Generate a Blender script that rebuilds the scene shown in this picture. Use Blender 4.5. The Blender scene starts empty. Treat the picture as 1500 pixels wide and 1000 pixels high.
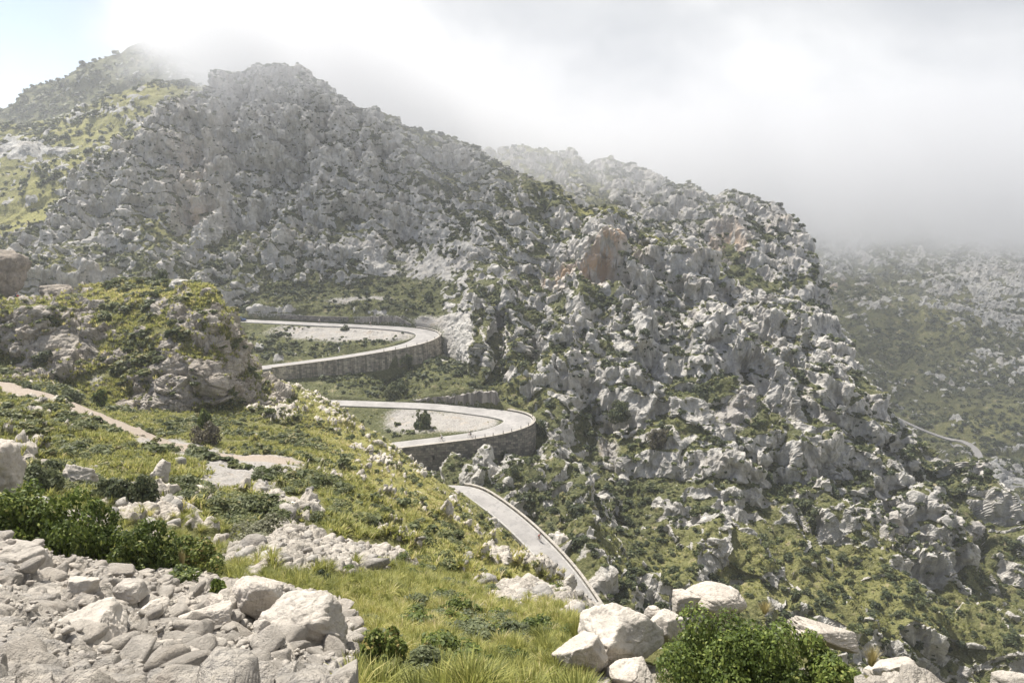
import bpy, bmesh, math, random
import numpy as np
from mathutils import Vector, Matrix

random.seed(7)
RNG = np.random.default_rng(11)
scene = bpy.context.scene
COL = scene.collection
f32 = np.float32

# ------------------------------------------------------------------ camera geometry
F_PX = 1000.0                    # 24 mm lens on a 36 mm sensor, for a 1500 px wide picture
PITCH = math.atan(210.0 / 1000.0)
CT, ST = math.cos(PITCH), math.sin(PITCH)

def unproj(px, py, Y):
    """World point at forward distance Y (metres) seen at photo pixel px, py; the eye is the origin."""
    px = np.asarray(px, float); py = np.asarray(py, float); Y = np.asarray(Y, float)
    s = (500.0 - py) / F_PX
    k = CT + s * ST
    return np.stack([(px - 750.0) / F_PX / k * Y, Y + 0 * px, (-ST + s * CT) / k * Y], -1)

def proj(P):
    x, y, z = P[..., 0], P[..., 1], P[..., 2]
    d = y * CT - z * ST
    u = y * ST + z * CT
    d = np.where(np.abs(d) < 1e-3, 1e-3, d)
    return 750.0 + x / d * F_PX, 500.0 - u / d * F_PX

# ------------------------------------------------------------------ noise (numpy)
_pr = np.random.default_rng(5)
_perm = _pr.permutation(256).astype(np.int32)
_perm = np.concatenate([_perm, _perm, _perm])
_grad = _pr.normal(size=(256, 3)).astype(f32)
_grad /= np.linalg.norm(_grad, axis=1, keepdims=True)
_rnd = _pr.random((256, 4)).astype(f32)

def _hash(ix, iy, iz):
    return _perm[_perm[_perm[ix & 255] + (iy & 255)] + (iz & 255)]

def gnoise(p):
    """Gradient noise, about -1..1, for points p (N,3)."""
    i = np.floor(p).astype(np.int32)
    f = (p - i).astype(f32)
    u = f * f * f * (f * (f * 6 - 15) + 10)
    out = np.zeros(len(p), f32)
    for dx in (0, 1):
        wx = u[:, 0] if dx else 1 - u[:, 0]
        for dy in (0, 1):
            wy = u[:, 1] if dy else 1 - u[:, 1]
            for dz in (0, 1):
                wz = u[:, 2] if dz else 1 - u[:, 2]
                g = _grad[_hash(i[:, 0] + dx, i[:, 1] + dy, i[:, 2] + dz)]
                out += wx * wy * wz * (g[:, 0] * (f[:, 0] - dx) + g[:, 1] * (f[:, 1] - dy) + g[:, 2] * (f[:, 2] - dz))
    return out * 1.6

def fbm(p, octaves=4, gain=0.5, lac=2.03):
    a, s, out = 1.0, 0.0, np.zeros(len(p), f32)
    q = p.astype(f32)
    for o in range(octaves):
        out += a * gnoise(q + 17.3 * o)
        s += a; a *= gain; q = q * lac
    return out / s

def sstep(a, b, x):
    t = np.clip((x - a) / (b - a), 0, 1)
    return t * t * (3 - 2 * t)

def blocks(p, tilt=0.8, crack=0.45):
    """Broken, tilted blocks with cracks between them: a rock-face height, about -0.5..1.2."""
    N = len(p)
    base = np.floor(p - 0.5).astype(np.int32)
    F1 = np.full(N, 9, f32); F2 = np.full(N, 9, f32)
    bid = np.zeros(N, np.int32); bv = np.zeros((N, 3), f32)
    for dx in (0, 1):
        for dy in (0, 1):
            for dz in (0, 1):
                c = base + np.array([dx, dy, dz], np.int32)
                h = _hash(c[:, 0], c[:, 1], c[:, 2])
                v = (c + 0.5 + (_rnd[h][:, :3] - 0.5) * 0.85 - p).astype(f32)
                d = np.sqrt((v * v).sum(1))
                new = d < F1
                F2 = np.where(new, F1, np.minimum(F2, d))
                F1 = np.where(new, d, F1)
                bid = np.where(new, h, bid)
                bv = np.where(new[:, None], v, bv)
    e = sstep(0.0, 0.15, F2 - F1)
    g = _grad[(bid * 7 + 3) & 255]
    h = 0.75 * _rnd[bid][:, 3] - tilt * (g * bv).sum(1) - 0.25 * F1
    return (1 - crack + crack * e) * (h + 0.45) - 0.35

def ridged(p, octaves=4, gain=0.55, lac=2.1):
    """Sharp-crested noise, about -0.5..0.5."""
    a, s, out, w = 1.0, 0.0, np.zeros(len(p), f32), 1.0
    q = p.astype(f32)
    for o in range(octaves):
        r = (1 - np.abs(gnoise(q + 23.1 * o)) * 1.9) * w
        out += a * r; s += a; a *= gain; q = q * lac
        w = np.clip(r * 1.4, 0.15, 1)
    return out / s - 0.45

def warp(p, amt):
    q = p.astype(f32)
    w = np.stack([gnoise(q * 0.9 + 31.7), gnoise(q * 0.9 + 71.1), gnoise(q * 0.9 + 113.9)], -1)
    return q + amt * w

# ------------------------------------------------------------------ mesh helpers
def mesh_np(name, verts, faces, smooth=False):
    """verts (N,3), faces (M,k) with one k, or a list of such arrays."""
    me = bpy.data.meshes.new(name)
    fl = faces if isinstance(faces, list) else [faces]
    fl = [np.asarray(f, np.int32) for f in fl if len(f)]
    loops = np.concatenate([f.ravel() for f in fl])
    tot = np.concatenate([np.full(len(f), f.shape[1], np.int32) for f in fl])
    start = np.concatenate([[0], np.cumsum(tot)[:-1]]).astype(np.int32)
    me.vertices.add(len(verts)); me.loops.add(len(loops)); me.polygons.add(len(tot))
    me.vertices.foreach_set('co', np.asarray(verts, f32).ravel())
    me.loops.foreach_set('vertex_index', loops)
    me.polygons.foreach_set('loop_start', start)
    me.polygons.foreach_set('loop_total', tot)
    me.polygons.foreach_set('use_smooth', np.full(len(tot), smooth, bool))
    me.update(calc_edges=True)
    return me

def vattr(me, name, arr):
    arr = np.asarray(arr, f32)
    if arr.ndim == 1:
        me.attributes.new(name, 'FLOAT', 'POINT').data.foreach_set('value', arr)
    else:
        me.attributes.new(name, 'FLOAT_COLOR', 'POINT').data.foreach_set('color', arr.ravel())

def obj(name, me, mat=None, parent=None, loc=None):
    o = bpy.data.objects.new(name, me)
    COL.objects.link(o)
    if mat is not None and me is not None and not me.materials:
        me.materials.append(mat)
    if parent is not None:
        o.parent = parent
    if loc is not None:
        o.location = loc
    return o

def tag(o, label=None, cat=None, group=None, kind=None):
    if label: o['label'] = label
    if cat: o['category'] = cat
    if group: o['group'] = group
    if kind: o['kind'] = kind
    return o

def empty(name, loc=(0, 0, 0), rz=0.0):
    o = bpy.data.objects.new(name, None)
    COL.objects.link(o)
    o.location = loc; o.rotation_euler = (0, 0, rz)
    o.empty_display_size = 0.2
    return o

def copy_tree(o, parent=None):
    c = o.copy(); COL.objects.link(c); c.parent = parent
    for ch in [k for k in o.children]:
        copy_tree(ch, c)
    return c

# ------------------------------------------------------------------ node helpers
class NT:
    def __init__(self, tree):
        self.t = tree; self.n = tree.nodes; self.l = tree.links
    def new(self, kind, **kw):
        nd = self.n.new(kind)
        for k, v in kw.items():
            if k.startswith('i_'):
                nd.inputs[k[2:].replace('_', ' ')].default_value = v
            else:
                setattr(nd, k, v)
        return nd
    def link(self, a, b):
        self.l.new(a, b)
    def math(self, op, a, b=None, clamp=False):
        nd = self.n.new('ShaderNodeMath'); nd.operation = op; nd.use_clamp = clamp
        for i, v in enumerate((a, b)):
            if v is None: continue
            if isinstance(v, (int, float)): nd.inputs[i].default_value = v
            else: self.l.new(v, nd.inputs[i])
        return nd.outputs[0]
    def mix(self, fac, a, b, mode='MIX'):
        nd = self.n.new('ShaderNodeMix'); nd.data_type = 'RGBA'; nd.blend_type = mode
        if isinstance(fac, (int, float)): nd.inputs[0].default_value = fac
        else: self.l.new(fac, nd.inputs[0])
        for i, v in ((6, a), (7, b)):
            if isinstance(v, tuple): nd.inputs[i].default_value = v if len(v) == 4 else (*v, 1)
            else: self.l.new(v, nd.inputs[i])
        return nd.outputs[2]
    def noise(self, vec, scale, detail=4, rough=0.55, dist=0.0, out='Fac'):
        nd = self.n.new('ShaderNodeTexNoise')
        nd.inputs['Scale'].default_value = scale; nd.inputs['Detail'].default_value = detail
        nd.inputs['Roughness'].default_value = rough; nd.inputs['Distortion'].default_value = dist
        if vec is not None: self.l.new(vec, nd.inputs['Vector'])
        return nd.outputs[out]
    def voro(self, vec, scale, feature='F1', out='Distance', rand=1.0):
        nd = self.n.new('ShaderNodeTexVoronoi'); nd.feature = feature
        nd.inputs['Scale'].default_value = scale; nd.inputs['Randomness'].default_value = rand
        if vec is not None: self.l.new(vec, nd.inputs['Vector'])
        return nd.outputs[out]
    def ramp(self, fac, stops, interp='LINEAR'):
        nd = self.n.new('ShaderNodeValToRGB'); cr = nd.color_ramp; cr.interpolation = interp
        while len(cr.elements) < len(stops): cr.elements.new(0.5)
        for e, (p, c) in zip(cr.elements, stops):
            e.position = p
            if isinstance(c, (int, float)): c = (c, c, c)
            e.color = (*c, 1)
        self.l.new(fac, nd.inputs[0])
        return nd.outputs[0]
    def maprange(self, v, a, b, c=0.0, d=1.0):
        nd = self.n.new('ShaderNodeMapRange'); nd.clamp = True; nd.interpolation_type = 'SMOOTHSTEP'
        self.l.new(v, nd.inputs[0])
        for i, x in enumerate((a, b, c, d)): nd.inputs[i + 1].default_value = x
        return nd.outputs[0]
    def attr(self, name, out='Color'):
        nd = self.n.new('ShaderNodeAttribute'); nd.attribute_name = name
        return nd.outputs[out]
    def scale(self, vec, s):
        nd = self.n.new('ShaderNodeVectorMath'); nd.operation = 'MULTIPLY'
        self.l.new(vec, nd.inputs[0]); nd.inputs[1].default_value = s
        return nd.outputs[0]
    def bump(self, h, dist, strength=1.0, normal=None):
        nd = self.n.new('ShaderNodeBump')
        nd.inputs['Distance'].default_value = dist; nd.inputs['Strength'].default_value = strength
        self.l.new(h, nd.inputs['Height'])
        if normal is not None: self.l.new(normal, nd.inputs['Normal'])
        return nd.outputs[0]

def new_mat(name, rough=0.9, spec=0.2):
    m = bpy.data.materials.new(name); m.use_nodes = True
    nt = NT(m.node_tree); nt.n.clear()
    b = nt.n.new('ShaderNodeBsdfPrincipled'); o = nt.n.new('ShaderNodeOutputMaterial')
    nt.l.new(b.outputs[0], o.inputs[0])
    b.inputs['Roughness'].default_value = rough
    b.inputs['Specular IOR Level'].default_value = spec
    return m, nt, b

def worldpos(nt):
    return nt.n.new('ShaderNodeNewGeometry').outputs['Position']

def objpos(nt):
    return nt.n.new('ShaderNodeTexCoord').outputs['Object']

def plain(name, col, rough=0.7, metal=0.0, var=0.15, scale=8.0):
    m, nt, b = new_mat(name, rough, 0.4)
    n = nt.noise(objpos(nt), scale, 4)
    c = nt.mix(nt.maprange(n, 0.3, 0.7), tuple(x * (1 - var) for x in col), tuple(min(1, x * (1 + var)) for x in col))
    nt.link(c, b.inputs['Base Color'])
    b.inputs['Metallic'].default_value = metal
    return m
# ------------------------------------------------------------------ materials of the land
def rock_nodes(nt, pos, s=1.0, warm=0.0):
    """Weathered limestone colour (socket) and height (socket); s scales the pattern (1 = metres)."""
    big = nt.noise(pos, 0.10 * s, 5, 0.6)
    mid = nt.noise(pos, 0.55 * s, 6, 0.65, 0.4)
    fine = nt.noise(pos, 3.2 * s, 8, 0.68)
    streak = nt.noise(nt.scale(pos, (1.0, 1.0, 0.16)), 0.9 * s, 5, 0.6)
    c = nt.ramp(mid, [(0.30, (0.17, 0.165, 0.155)), (0.44, (0.33, 0.315, 0.29)), (0.56, (0.47, 0.45, 0.415)), (0.75, (0.58, 0.555, 0.51))])
    c = nt.mix(nt.maprange(streak, 0.50, 0.68, 0, 0.6), c, (0.16, 0.158, 0.155))
    c = nt.mix(nt.maprange(nt.noise(pos, 0.27 * s, 5, 0.6), 0.5, 0.66, 0, 0.5), c, (0.20, 0.195, 0.188))
    c = nt.mix(nt.maprange(fine, 0.53, 0.68, 0, 0.7), c, (0.12, 0.115, 0.105))
    c = nt.mix(nt.maprange(fine, 0.44, 0.26, 0, 0.5), c, (0.56, 0.54, 0.50))
    c = nt.mix(nt.maprange(big, 0.45, 0.7, 0, 0.35), c, (0.42, 0.36, 0.30))
    crack = nt.voro(nt.scale(pos, (1.0, 1.0, 0.7)), 0.8 * s, 'DISTANCE_TO_EDGE')
    h = nt.math('ADD', nt.math('MULTIPLY', mid, 0.7), nt.math('MULTIPLY', fine, 0.5))
    h = nt.math('ADD', h, nt.math('MULTIPLY', nt.maprange(crack, 0.0, 0.07), 0.05))
    return c, h

def terrain_mat(name, s=1.0, yellow=0.0, bumpd=0.6, tint=None, light=0.0):
    """Rock, scrub-covered soil, dry grass, scree and rusty stain, laid out by the mesh's own 'cover' attribute."""
    m, nt, b = new_mat(name, 0.95, 0.1)
    pos = worldpos(nt)
    sep = nt.n.new('ShaderNodeSeparateColor'); nt.link(nt.attr('cover'), sep.inputs[0])
    rk, yl, sc = sep.outputs[0], sep.outputs[1], sep.outputs[2]
    og = nt.attr('stain', 'Fac')
    rc, rh = rock_nodes(nt, pos, s)
    if tint:
        rc = nt.mix(1.0, nt.mix(light, rc, (0.66, 0.62, 0.56)), (*tint, 1), 'MULTIPLY')
    rc = nt.mix(nt.math('MULTIPLY', og, nt.maprange(nt.noise(nt.scale(pos, (1, 1, 0.3)), 0.30, 5, 0.6), 0.36, 0.56)), rc, (0.43, 0.305, 0.205))
    g1 = nt.noise(pos, 0.45 * s, 6, 0.7)
    g2 = nt.noise(pos, 2.6 * s, 6, 0.7)
    scrub = nt.ramp(g2, [(0.30, (0.042, 0.048, 0.022)), (0.5, (0.088, 0.094, 0.042)), (0.72, (0.165, 0.155, 0.085))])
    grass = nt.ramp(g2, [(0.28, (0.13, 0.13, 0.045)), (0.5, (0.26, 0.25, 0.085)), (0.72, (0.40, 0.355, 0.15))])
    dry = nt.ramp(g1, [(0.35, (0.20, 0.16, 0.10)), (0.65, (0.33, 0.27, 0.19))])
    veg = nt.mix(nt.math('ADD', yl, nt.math('MULTIPLY', nt.math('SUBTRACT', g1, 0.5), 0.9), True), scrub, grass)
    veg = nt.mix(nt.maprange(g1, 0.56, 0.70, 0, 0.6), veg, dry)
    s1 = nt.noise(pos, 4.0 * s, 8, 0.75)
    scree = nt.ramp(s1, [(0.3, (0.18, 0.17, 0.155)), (0.5, (0.325, 0.305, 0.28)), (0.72, (0.48, 0.46, 0.43))])
    scree = nt.mix(nt.maprange(g1, 0.5, 0.68, 0, 0.35), scree, (0.40, 0.31, 0.22))
    edge = nt.math('ADD', rk, nt.math('MULTIPLY', nt.math('SUBTRACT', g2, 0.5), 0.8))
    rmask = nt.maprange(edge, 0.38, 0.60)
    c = nt.mix(rmask, veg, rc)
    c = nt.mix(nt.maprange(nt.math('ADD', sc, nt.math('MULTIPLY', nt.math('SUBTRACT', g2, 0.5), 0.8)), 0.35, 0.6), c, scree)
    trail = nt.ramp(s1, [(0.3, (0.25, 0.205, 0.165)), (0.6, (0.375, 0.32, 0.265)), (0.75, (0.48, 0.43, 0.38))])
    c = nt.mix(nt.maprange(nt.attr('trail', 'Fac'), 0.3, 0.7), c, trail)
    nt.link(c, b.inputs['Base Color'])
    hh = nt.math('ADD', nt.math('MULTIPLY', rh, 1.0), nt.math('MULTIPLY', g2, 0.35))
    nt.link(nt.bump(hh, bumpd / s), b.inputs['Normal'])
    return m

M_FAR = terrain_mat('far_mountain', 0.35, tint=(.92, .94, .96), light=0.05)
M_MOUNT = terrain_mat('mountain', 0.75, tint=(0.965, 0.97, 0.97), light=0.20)
M_CLIFF = terrain_mat('outcrop', 1.2, tint=(0.93, 0.88, 0.82))
M_HILL = terrain_mat('hillside', 1.5, tint=(1.0, 0.965, 0.915), light=0.36)

def rock_mat(name, s, tint=(1, 1, 1), light=0.0):
    m, nt, b = new_mat(name, 0.92, 0.15)
    pos = objpos(nt)
    info = nt.n.new('ShaderNodeObjectInfo')
    off = nt.n.new('ShaderNodeVectorMath'); off.operation = 'ADD'
    nt.link(pos, off.inputs[0])
    sc = nt.n.new('ShaderNodeVectorMath'); sc.operation = 'SCALE'; sc.inputs[0].default_value = (91, 57, 33)
    nt.link(info.outputs['Random'], sc.inputs['Scale']); nt.link(sc.outputs[0], off.inputs[1])
    p = off.outputs[0]
    c, h = rock_nodes(nt, p, s)
    c = nt.mix(light, c, (0.66, 0.62, 0.56))
    c = nt.mix(1.0, c, (*tint, 1), 'MULTIPLY')
    vn = nt.n.new('ShaderNodeMapRange'); nt.link(info.outputs['Random'], vn.inputs[0])
    vn.inputs[3].default_value = 0.85; vn.inputs[4].default_value = 1.12
    mul = nt.n.new('ShaderNodeVectorMath'); mul.operation = 'SCALE'
    nt.link(c, mul.inputs[0]); nt.link(vn.outputs[0], mul.inputs['Scale'])
    nt.link(mul.outputs[0], b.inputs['Base Color'])
    pit = nt.noise(p, 14 * s, 6, 0.7)
    hh = nt.math('ADD', h, nt.math('MULTIPLY', pit, 0.22))
    nt.link(nt.bump(hh, 0.30 / s), b.inputs['Normal'])
    return m

M_ROCK_NEAR = rock_mat('near_limestone', 3.0, (1.0, 0.965, 0.92), 0.35)
M_ROCK_MID = rock_mat('mid_limestone', 1.2, (1.0, 0.985, 0.96), 0.0)

def leaf_mat(name, dark, mid, light, dry=None, trans=0.40):
    m, nt, b = new_mat(name, 0.6, 0.3)
    t = nt.attr('tone', 'Fac')
    info = nt.n.new('ShaderNodeObjectInfo')
    r = nt.math('ADD', t, nt.math('MULTIPLY', nt.math('SUBTRACT', info.outputs['Random'], 0.5), 0.35))
    stops = [(0.05, dark), (0.5, mid), (0.85, light)]
    if dry: stops.append((0.97, dry))
    c = nt.ramp(r, stops)
    nt.link(c, b.inputs['Base Color'])
    tr = nt.n.new('ShaderNodeBsdfTranslucent'); nt.link(c, tr.inputs[0])
    mx = nt.n.new('ShaderNodeMixShader'); mx.inputs[0].default_value = trans
    nt.link(b.outputs[0], mx.inputs[1]); nt.link(tr.outputs[0], mx.inputs[2])
    nt.link(mx.outputs[0], nt.n['Material Output'].inputs[0])
    return m

M_SCRUB = leaf_mat('scrub_leaves', (0.032, 0.046, 0.022), (0.072, 0.090, 0.040), (0.150, 0.158, 0.075))
M_BUSH = leaf_mat('bush_leaves', (0.040, 0.060, 0.014), (0.095, 0.130, 0.026), (0.21, 0.24, 0.055), (0.34, 0.27, 0.09))
M_OLIVE = leaf_mat('olive_leaves', (0.060, 0.075, 0.035), (0.125, 0.145, 0.070), (0.23, 0.25, 0.13))
M_GRASS = leaf_mat('tussock_grass', (0.12, 0.135, 0.035), (0.295, 0.305, 0.080), (0.50, 0.455, 0.155), (0.60, 0.52, 0.30), 0.5)
M_TWIG = plain('twig', (0.16, 0.12, 0.09), 0.9)

M_ROCK_BROWN = rock_mat('brown_rock', 1.2, (0.66, 0.60, 0.54), 0.0)
M_GREEN_SCRUB = leaf_mat('green_scrub_leaves', (0.055, 0.072, 0.026), (0.120, 0.140, 0.050), (0.22, 0.225, 0.095), (0.30, 0.26, 0.12))
# ------------------------------------------------------------------ roads: centre lines (px, py, Y, half width)
def curve(pts, n):
    """Catmull-Rom through unprojected points (px, py, Y, hw): -> (n,3) positions, (n,) half widths, evenly spaced."""
    a = np.array(pts, float)
    P = np.concatenate([unproj(a[:, 0], a[:, 1], a[:, 2]), a[:, 3:4]], 1)
    P = np.concatenate([[2 * P[0] - P[1]], P, [2 * P[-1] - P[-2]]])
    out = []
    for i in range(1, len(P) - 2):
        t = np.linspace(0, 1, 24, endpoint=False)[:, None]
        p0, p1, p2, p3 = P[i - 1], P[i], P[i + 1], P[i + 2]
        out.append(0.5 * (2 * p1 + (p2 - p0) * t + (2 * p0 - 5 * p1 + 4 * p2 - p3) * t * t + (3 * p1 - p0 - 3 * p2 + p3) * t ** 3))
    q = np.concatenate(out + [P[-2][None]])
    d = np.concatenate([[0], np.cumsum(np.linalg.norm(np.diff(q[:, :3], axis=0), axis=1))])
    s = np.linspace(0, d[-1], n)
    q = np.stack([np.interp(s, d, q[:, k]) for k in range(4)], 1)
    return q[:, :3], q[:, 3], s

UPPER = curve([(250, 466, 262, 2.7), (340, 469, 257, 2.7), (450, 474, 253.5, 2.7), (540, 478, 250, 2.8), (590, 481.5, 246.5, 3.2),
               (618, 486, 242, 3.8), (626, 491.5, 237, 4.1), (616, 499, 231, 3.8), (595, 506, 226, 3.2), (560, 513.5, 221.5, 2.8), (500, 523.5, 217.5, 2.7),
               (440, 531.5, 214.5, 2.7), (395, 537, 212.5, 2.7), (330, 545, 208, 2.7)], 360)
LOWER = curve([(380, 588, 192, 2.6), (480, 589.5, 190.5, 2.6), (560, 592, 189, 2.6), (630, 595, 187.5, 2.7), (690, 601, 185, 3.0), (730, 606, 182, 3.5),
               (755, 612, 178, 3.9), (757, 619.5, 173.5, 3.9), (735, 629, 169.5, 3.3), (700, 637, 167, 2.8), (650, 644, 165.3, 2.6), (600, 650, 164, 2.6),
               (540, 657, 163, 2.6), (450, 668, 163, 2.6)], 360)
DOWN = curve([(560, 724, 156, 2.5), (620, 717, 148, 2.5), (662, 716, 142.5, 2.5), (692, 722, 138, 2.5), (722, 740, 133, 2.5), (757, 768, 126.8, 2.5), (792, 802, 119.5, 2.5),
              (825, 840, 112.5, 2.5), (856, 885, 105.5, 2.5), (884, 932, 99.5, 2.5), (915, 995, 93, 2.5), (950, 1090, 85, 2.5)], 300)
LEFT = curve([(-260, 452, 128, 2.6), (-120, 445, 131, 2.6), (0, 440.5, 134, 2.6), (50, 438.5, 137, 2.6), (95, 438.5, 141, 2.6), (140, 442, 148, 2.6), (170, 452, 160, 2.6)], 160)
FARROAD = curve([(1290, 600, 452, 2.2), (1345, 626, 440, 2.2), (1385, 641, 432, 2.2), (1410, 646, 424, 2.2), (1426, 655, 414, 2.2), (1434, 668, 404, 2.2), (1438, 690, 392, 2.2)], 120)
PATH = curve([(-60, 556, 97, 1.6), (0, 565, 93, 1.8), (50, 578, 87, 2.0), (110, 596, 80, 2.1), (170, 620, 73, 2.3), (225, 645, 68, 2.6), (290, 666, 64, 2.6), (350, 682, 62, 2.0), (430, 690, 61, 1.2)], 220)

def lines_at(lines, px, smooth=0):
    out = []
    for ln in lines:
        a = np.array(ln, float)
        py, Y = np.interp(px, a[:, 0], a[:, 1]), np.interp(px, a[:, 0], a[:, 2])
        if smooth > 1:
            k = np.hanning(smooth + 2)[1:-1]; k /= k.sum()
            pad = smooth // 2
            f = lambda v: np.convolve(np.pad(v, pad, mode='edge'), k, 'same')[pad:-pad]
            py, Y = f(py), f(Y)
        out.append((py, Y))
    return out

def blur_grid(P, r):
    for ax in (0, 1):
        c = np.cumsum(np.concatenate([np.repeat(np.take(P, [0], ax), r + 1, ax), P, np.repeat(np.take(P, [-1], ax), r, ax)], ax), axis=ax)
        n = 2 * r + 1
        hi = np.take(c, np.arange(n, c.shape[ax]), ax); lo = np.take(c, np.arange(0, c.shape[ax] - n), ax)
        P = (hi - lo) / n
    return P

def grid_normals(P):
    du = np.gradient(P, axis=1); dv = np.gradient(P, axis=0)
    n = np.cross(du, dv)
    n /= np.maximum(np.linalg.norm(n, axis=-1, keepdims=True), 1e-9)
    return n

def ell(px, py, lst):
    """Sum of soft elliptical spots (px, py, rx, ry, amount[, turn in degrees])."""
    out = np.zeros(px.shape, f32)
    for e in lst:
        a = math.radians(e[5]) if len(e) > 5 else 0.0
        dx, dy = px - e[0], py - e[1]
        u = (dx * math.cos(a) + dy * math.sin(a)) / e[2]; v = (-dx * math.sin(a) + dy * math.cos(a)) / e[3]
        out += e[4] * np.exp(-(u * u + v * v))
    return out

def road_dist(P, roads, grow=14.0):
    """Distance to the nearest centre line, that line's height there and its half width."""
    d = np.full(len(P), 1e3, f32); z = np.zeros(len(P), f32); w = np.full(len(P), 2.7, f32)
    for Q, hw, _ in roads:
        lo, hi = Q.min(0) - grow, Q.max(0) + grow
        idx = np.nonzero((P[:, 0] > lo[0]) & (P[:, 0] < hi[0]) & (P[:, 1] > lo[1]) & (P[:, 1] < hi[1]) & (P[:, 2] > lo[2]) & (P[:, 2] < hi[2]))[0]
        for k in range(0, len(idx), 20000):
            j = idx[k:k + 20000]
            dd = ((P[j, None, :2] - Q[None, :, :2]) ** 2).sum(-1)
            m = dd.argmin(1); dist = np.sqrt(dd[np.arange(len(j)), m])
            better = dist < d[j]
            jj = j[better]
            d[jj] = dist[better]; z[jj] = Q[m[better], 2]; w[jj] = hw[m[better]]
    return d, z, w

SHEETS = {}

def sheet(name, mat, lines, x0, x1, dx, dpy, rough, paint, roads=(), back=(60, 60), smooth=9, blur=3, near_row=False, path=None, macro=None, skirt=None, smooth_shade=False, key=None):
    px = np.arange(x0, x1 + 0.1, dx)
    L = lines_at(lines, px, smooth)
    pts = [unproj(px, py, Y) for py, Y in L]
    if near_row:
        x = (px - 750) / 1000.0
        pts = [np.stack([x * 26, -9 + 0 * x, -1.9 + 0 * x], -1), np.stack([x * 10, 0.6 + 0 * x, -2.0 + 0 * x], -1)] + pts
    if skirt:
        r = pts[0]; h = r[:, :2] / np.linalg.norm(r[:, :2], axis=1, keepdims=True)
        pts.insert(0, np.concatenate([r[:, :2] - h * skirt[0], r[:, 2:] - skirt[1]], 1))
    if back:
        r = pts[-1]; h = r[:, :2] / np.linalg.norm(r[:, :2], axis=1, keepdims=True)
        pts.append(np.concatenate([r[:, :2] + h * back[0], r[:, 2:] - back[1]], 1))
    rows = []
    for k, (a, b) in enumerate(zip(pts[:-1], pts[1:])):
        if near_row and k < 2:
            n = 10
        elif back and k == len(pts) - 2:
            n = 14
        else:
            pa, pb = proj(a)[1], proj(b)[1]
            dd = np.abs(pb - pa)
            d3 = np.linalg.norm(b - a, axis=1) / np.maximum(a[:, 1], 1) * 1000 * 0.25
            n = int(np.clip(max(np.percentile(dd, 92), np.percentile(d3, 80)) / dpy, 2, 260))
        t = np.linspace(0, 1, n, endpoint=False)[:, None, None]
        rows.append(a[None] * (1 - t) + b[None] * t)
    rows.append(pts[-1][None])
    P = np.concatenate(rows)
    R, C = P.shape[:2]
    flat = P.reshape(-1, 3)
    prot = np.zeros(R * C, f32)
    if roads:
        d, _, w = road_dist(flat, roads)
        prot = 1 - sstep(w + 0.8, w + 4.5, d)
    pm = np.zeros(R * C, f32)
    if path is not None:
        d, _, w = road_dist(flat, [path], 8)
        pm = 1 - sstep(w * 0.55, w * 1.9, d + 1.1 * fbm(flat / 1.7, 3))
    if blur:
        B = blur_grid(P, blur)
        keep = prot.reshape(R, C, 1)
        P = P * keep + B * (1 - keep)
        flat = P.reshape(-1, 3)
    N = grid_normals(P).reshape(-1, 3)
    qx, qy = proj(flat)
    pt = paint(qx, qy, flat, N)                      # dict of masks
    free = (1 - prot) * (1 - 0.9 * pm)
    if macro is not None:
        flat = flat + N * (macro(flat, N, qx, qy, pt) * free)[:, None]
        N = grid_normals(flat.reshape(R, C, 3)).reshape(-1, 3)
    disp, rk = rough(flat, N, qx, qy, pt)
    flat = flat + N * (disp * free)[:, None]
    if roads:                                       # cut the land down to the road bed
        d, z, w = road_dist(flat, roads)
        bed = 1 - sstep(w + 0.25, w + 0.9, d)
        lim = z - 0.35
        over = np.maximum(flat[:, 2] - lim, 0)
        flat[:, 2] -= over * bed * (d < 50)
    cov = np.stack([np.clip(rk * (1 - pm) * (1 - 0.6 * prot), 0, 1), np.clip(pt['yellow'], 0, 1), np.clip(pt['scree'] + pm * 1.0, 0, 1), np.ones_like(rk)], -1)
    i = np.arange(R * C).reshape(R, C)
    faces = np.stack([i[:-1, :-1], i[:-1, 1:], i[1:, 1:], i[1:, :-1]], -1).reshape(-1, 4)
    me = mesh_np(name, flat, faces, smooth_shade)
    vattr(me, 'cover', cov); vattr(me, 'trail', pm); vattr(me, 'stain', np.clip(pt['stain'], 0, 1))
    o = tag(obj(name, me, mat), kind='structure')
    gx, gy = proj(flat)
    G = flat.reshape(R, C, 3)
    SHEETS[key or name] = dict(P=G, N=grid_normals(G), px=gx.reshape(R, C), py=gy.reshape(R, C), rk=rk.reshape(R, C), pt={k: v.reshape(R, C) for k, v in pt.items()},
                        prot=np.maximum(prot, pm).reshape(R, C), ob=o)
    return o

# ------------------------------------------------------------------ surface relief
def strat(P, ax, ay, az):
    return np.stack([P[:, 0] * ax, P[:, 1] * ay, P[:, 2] * az], -1)

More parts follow.
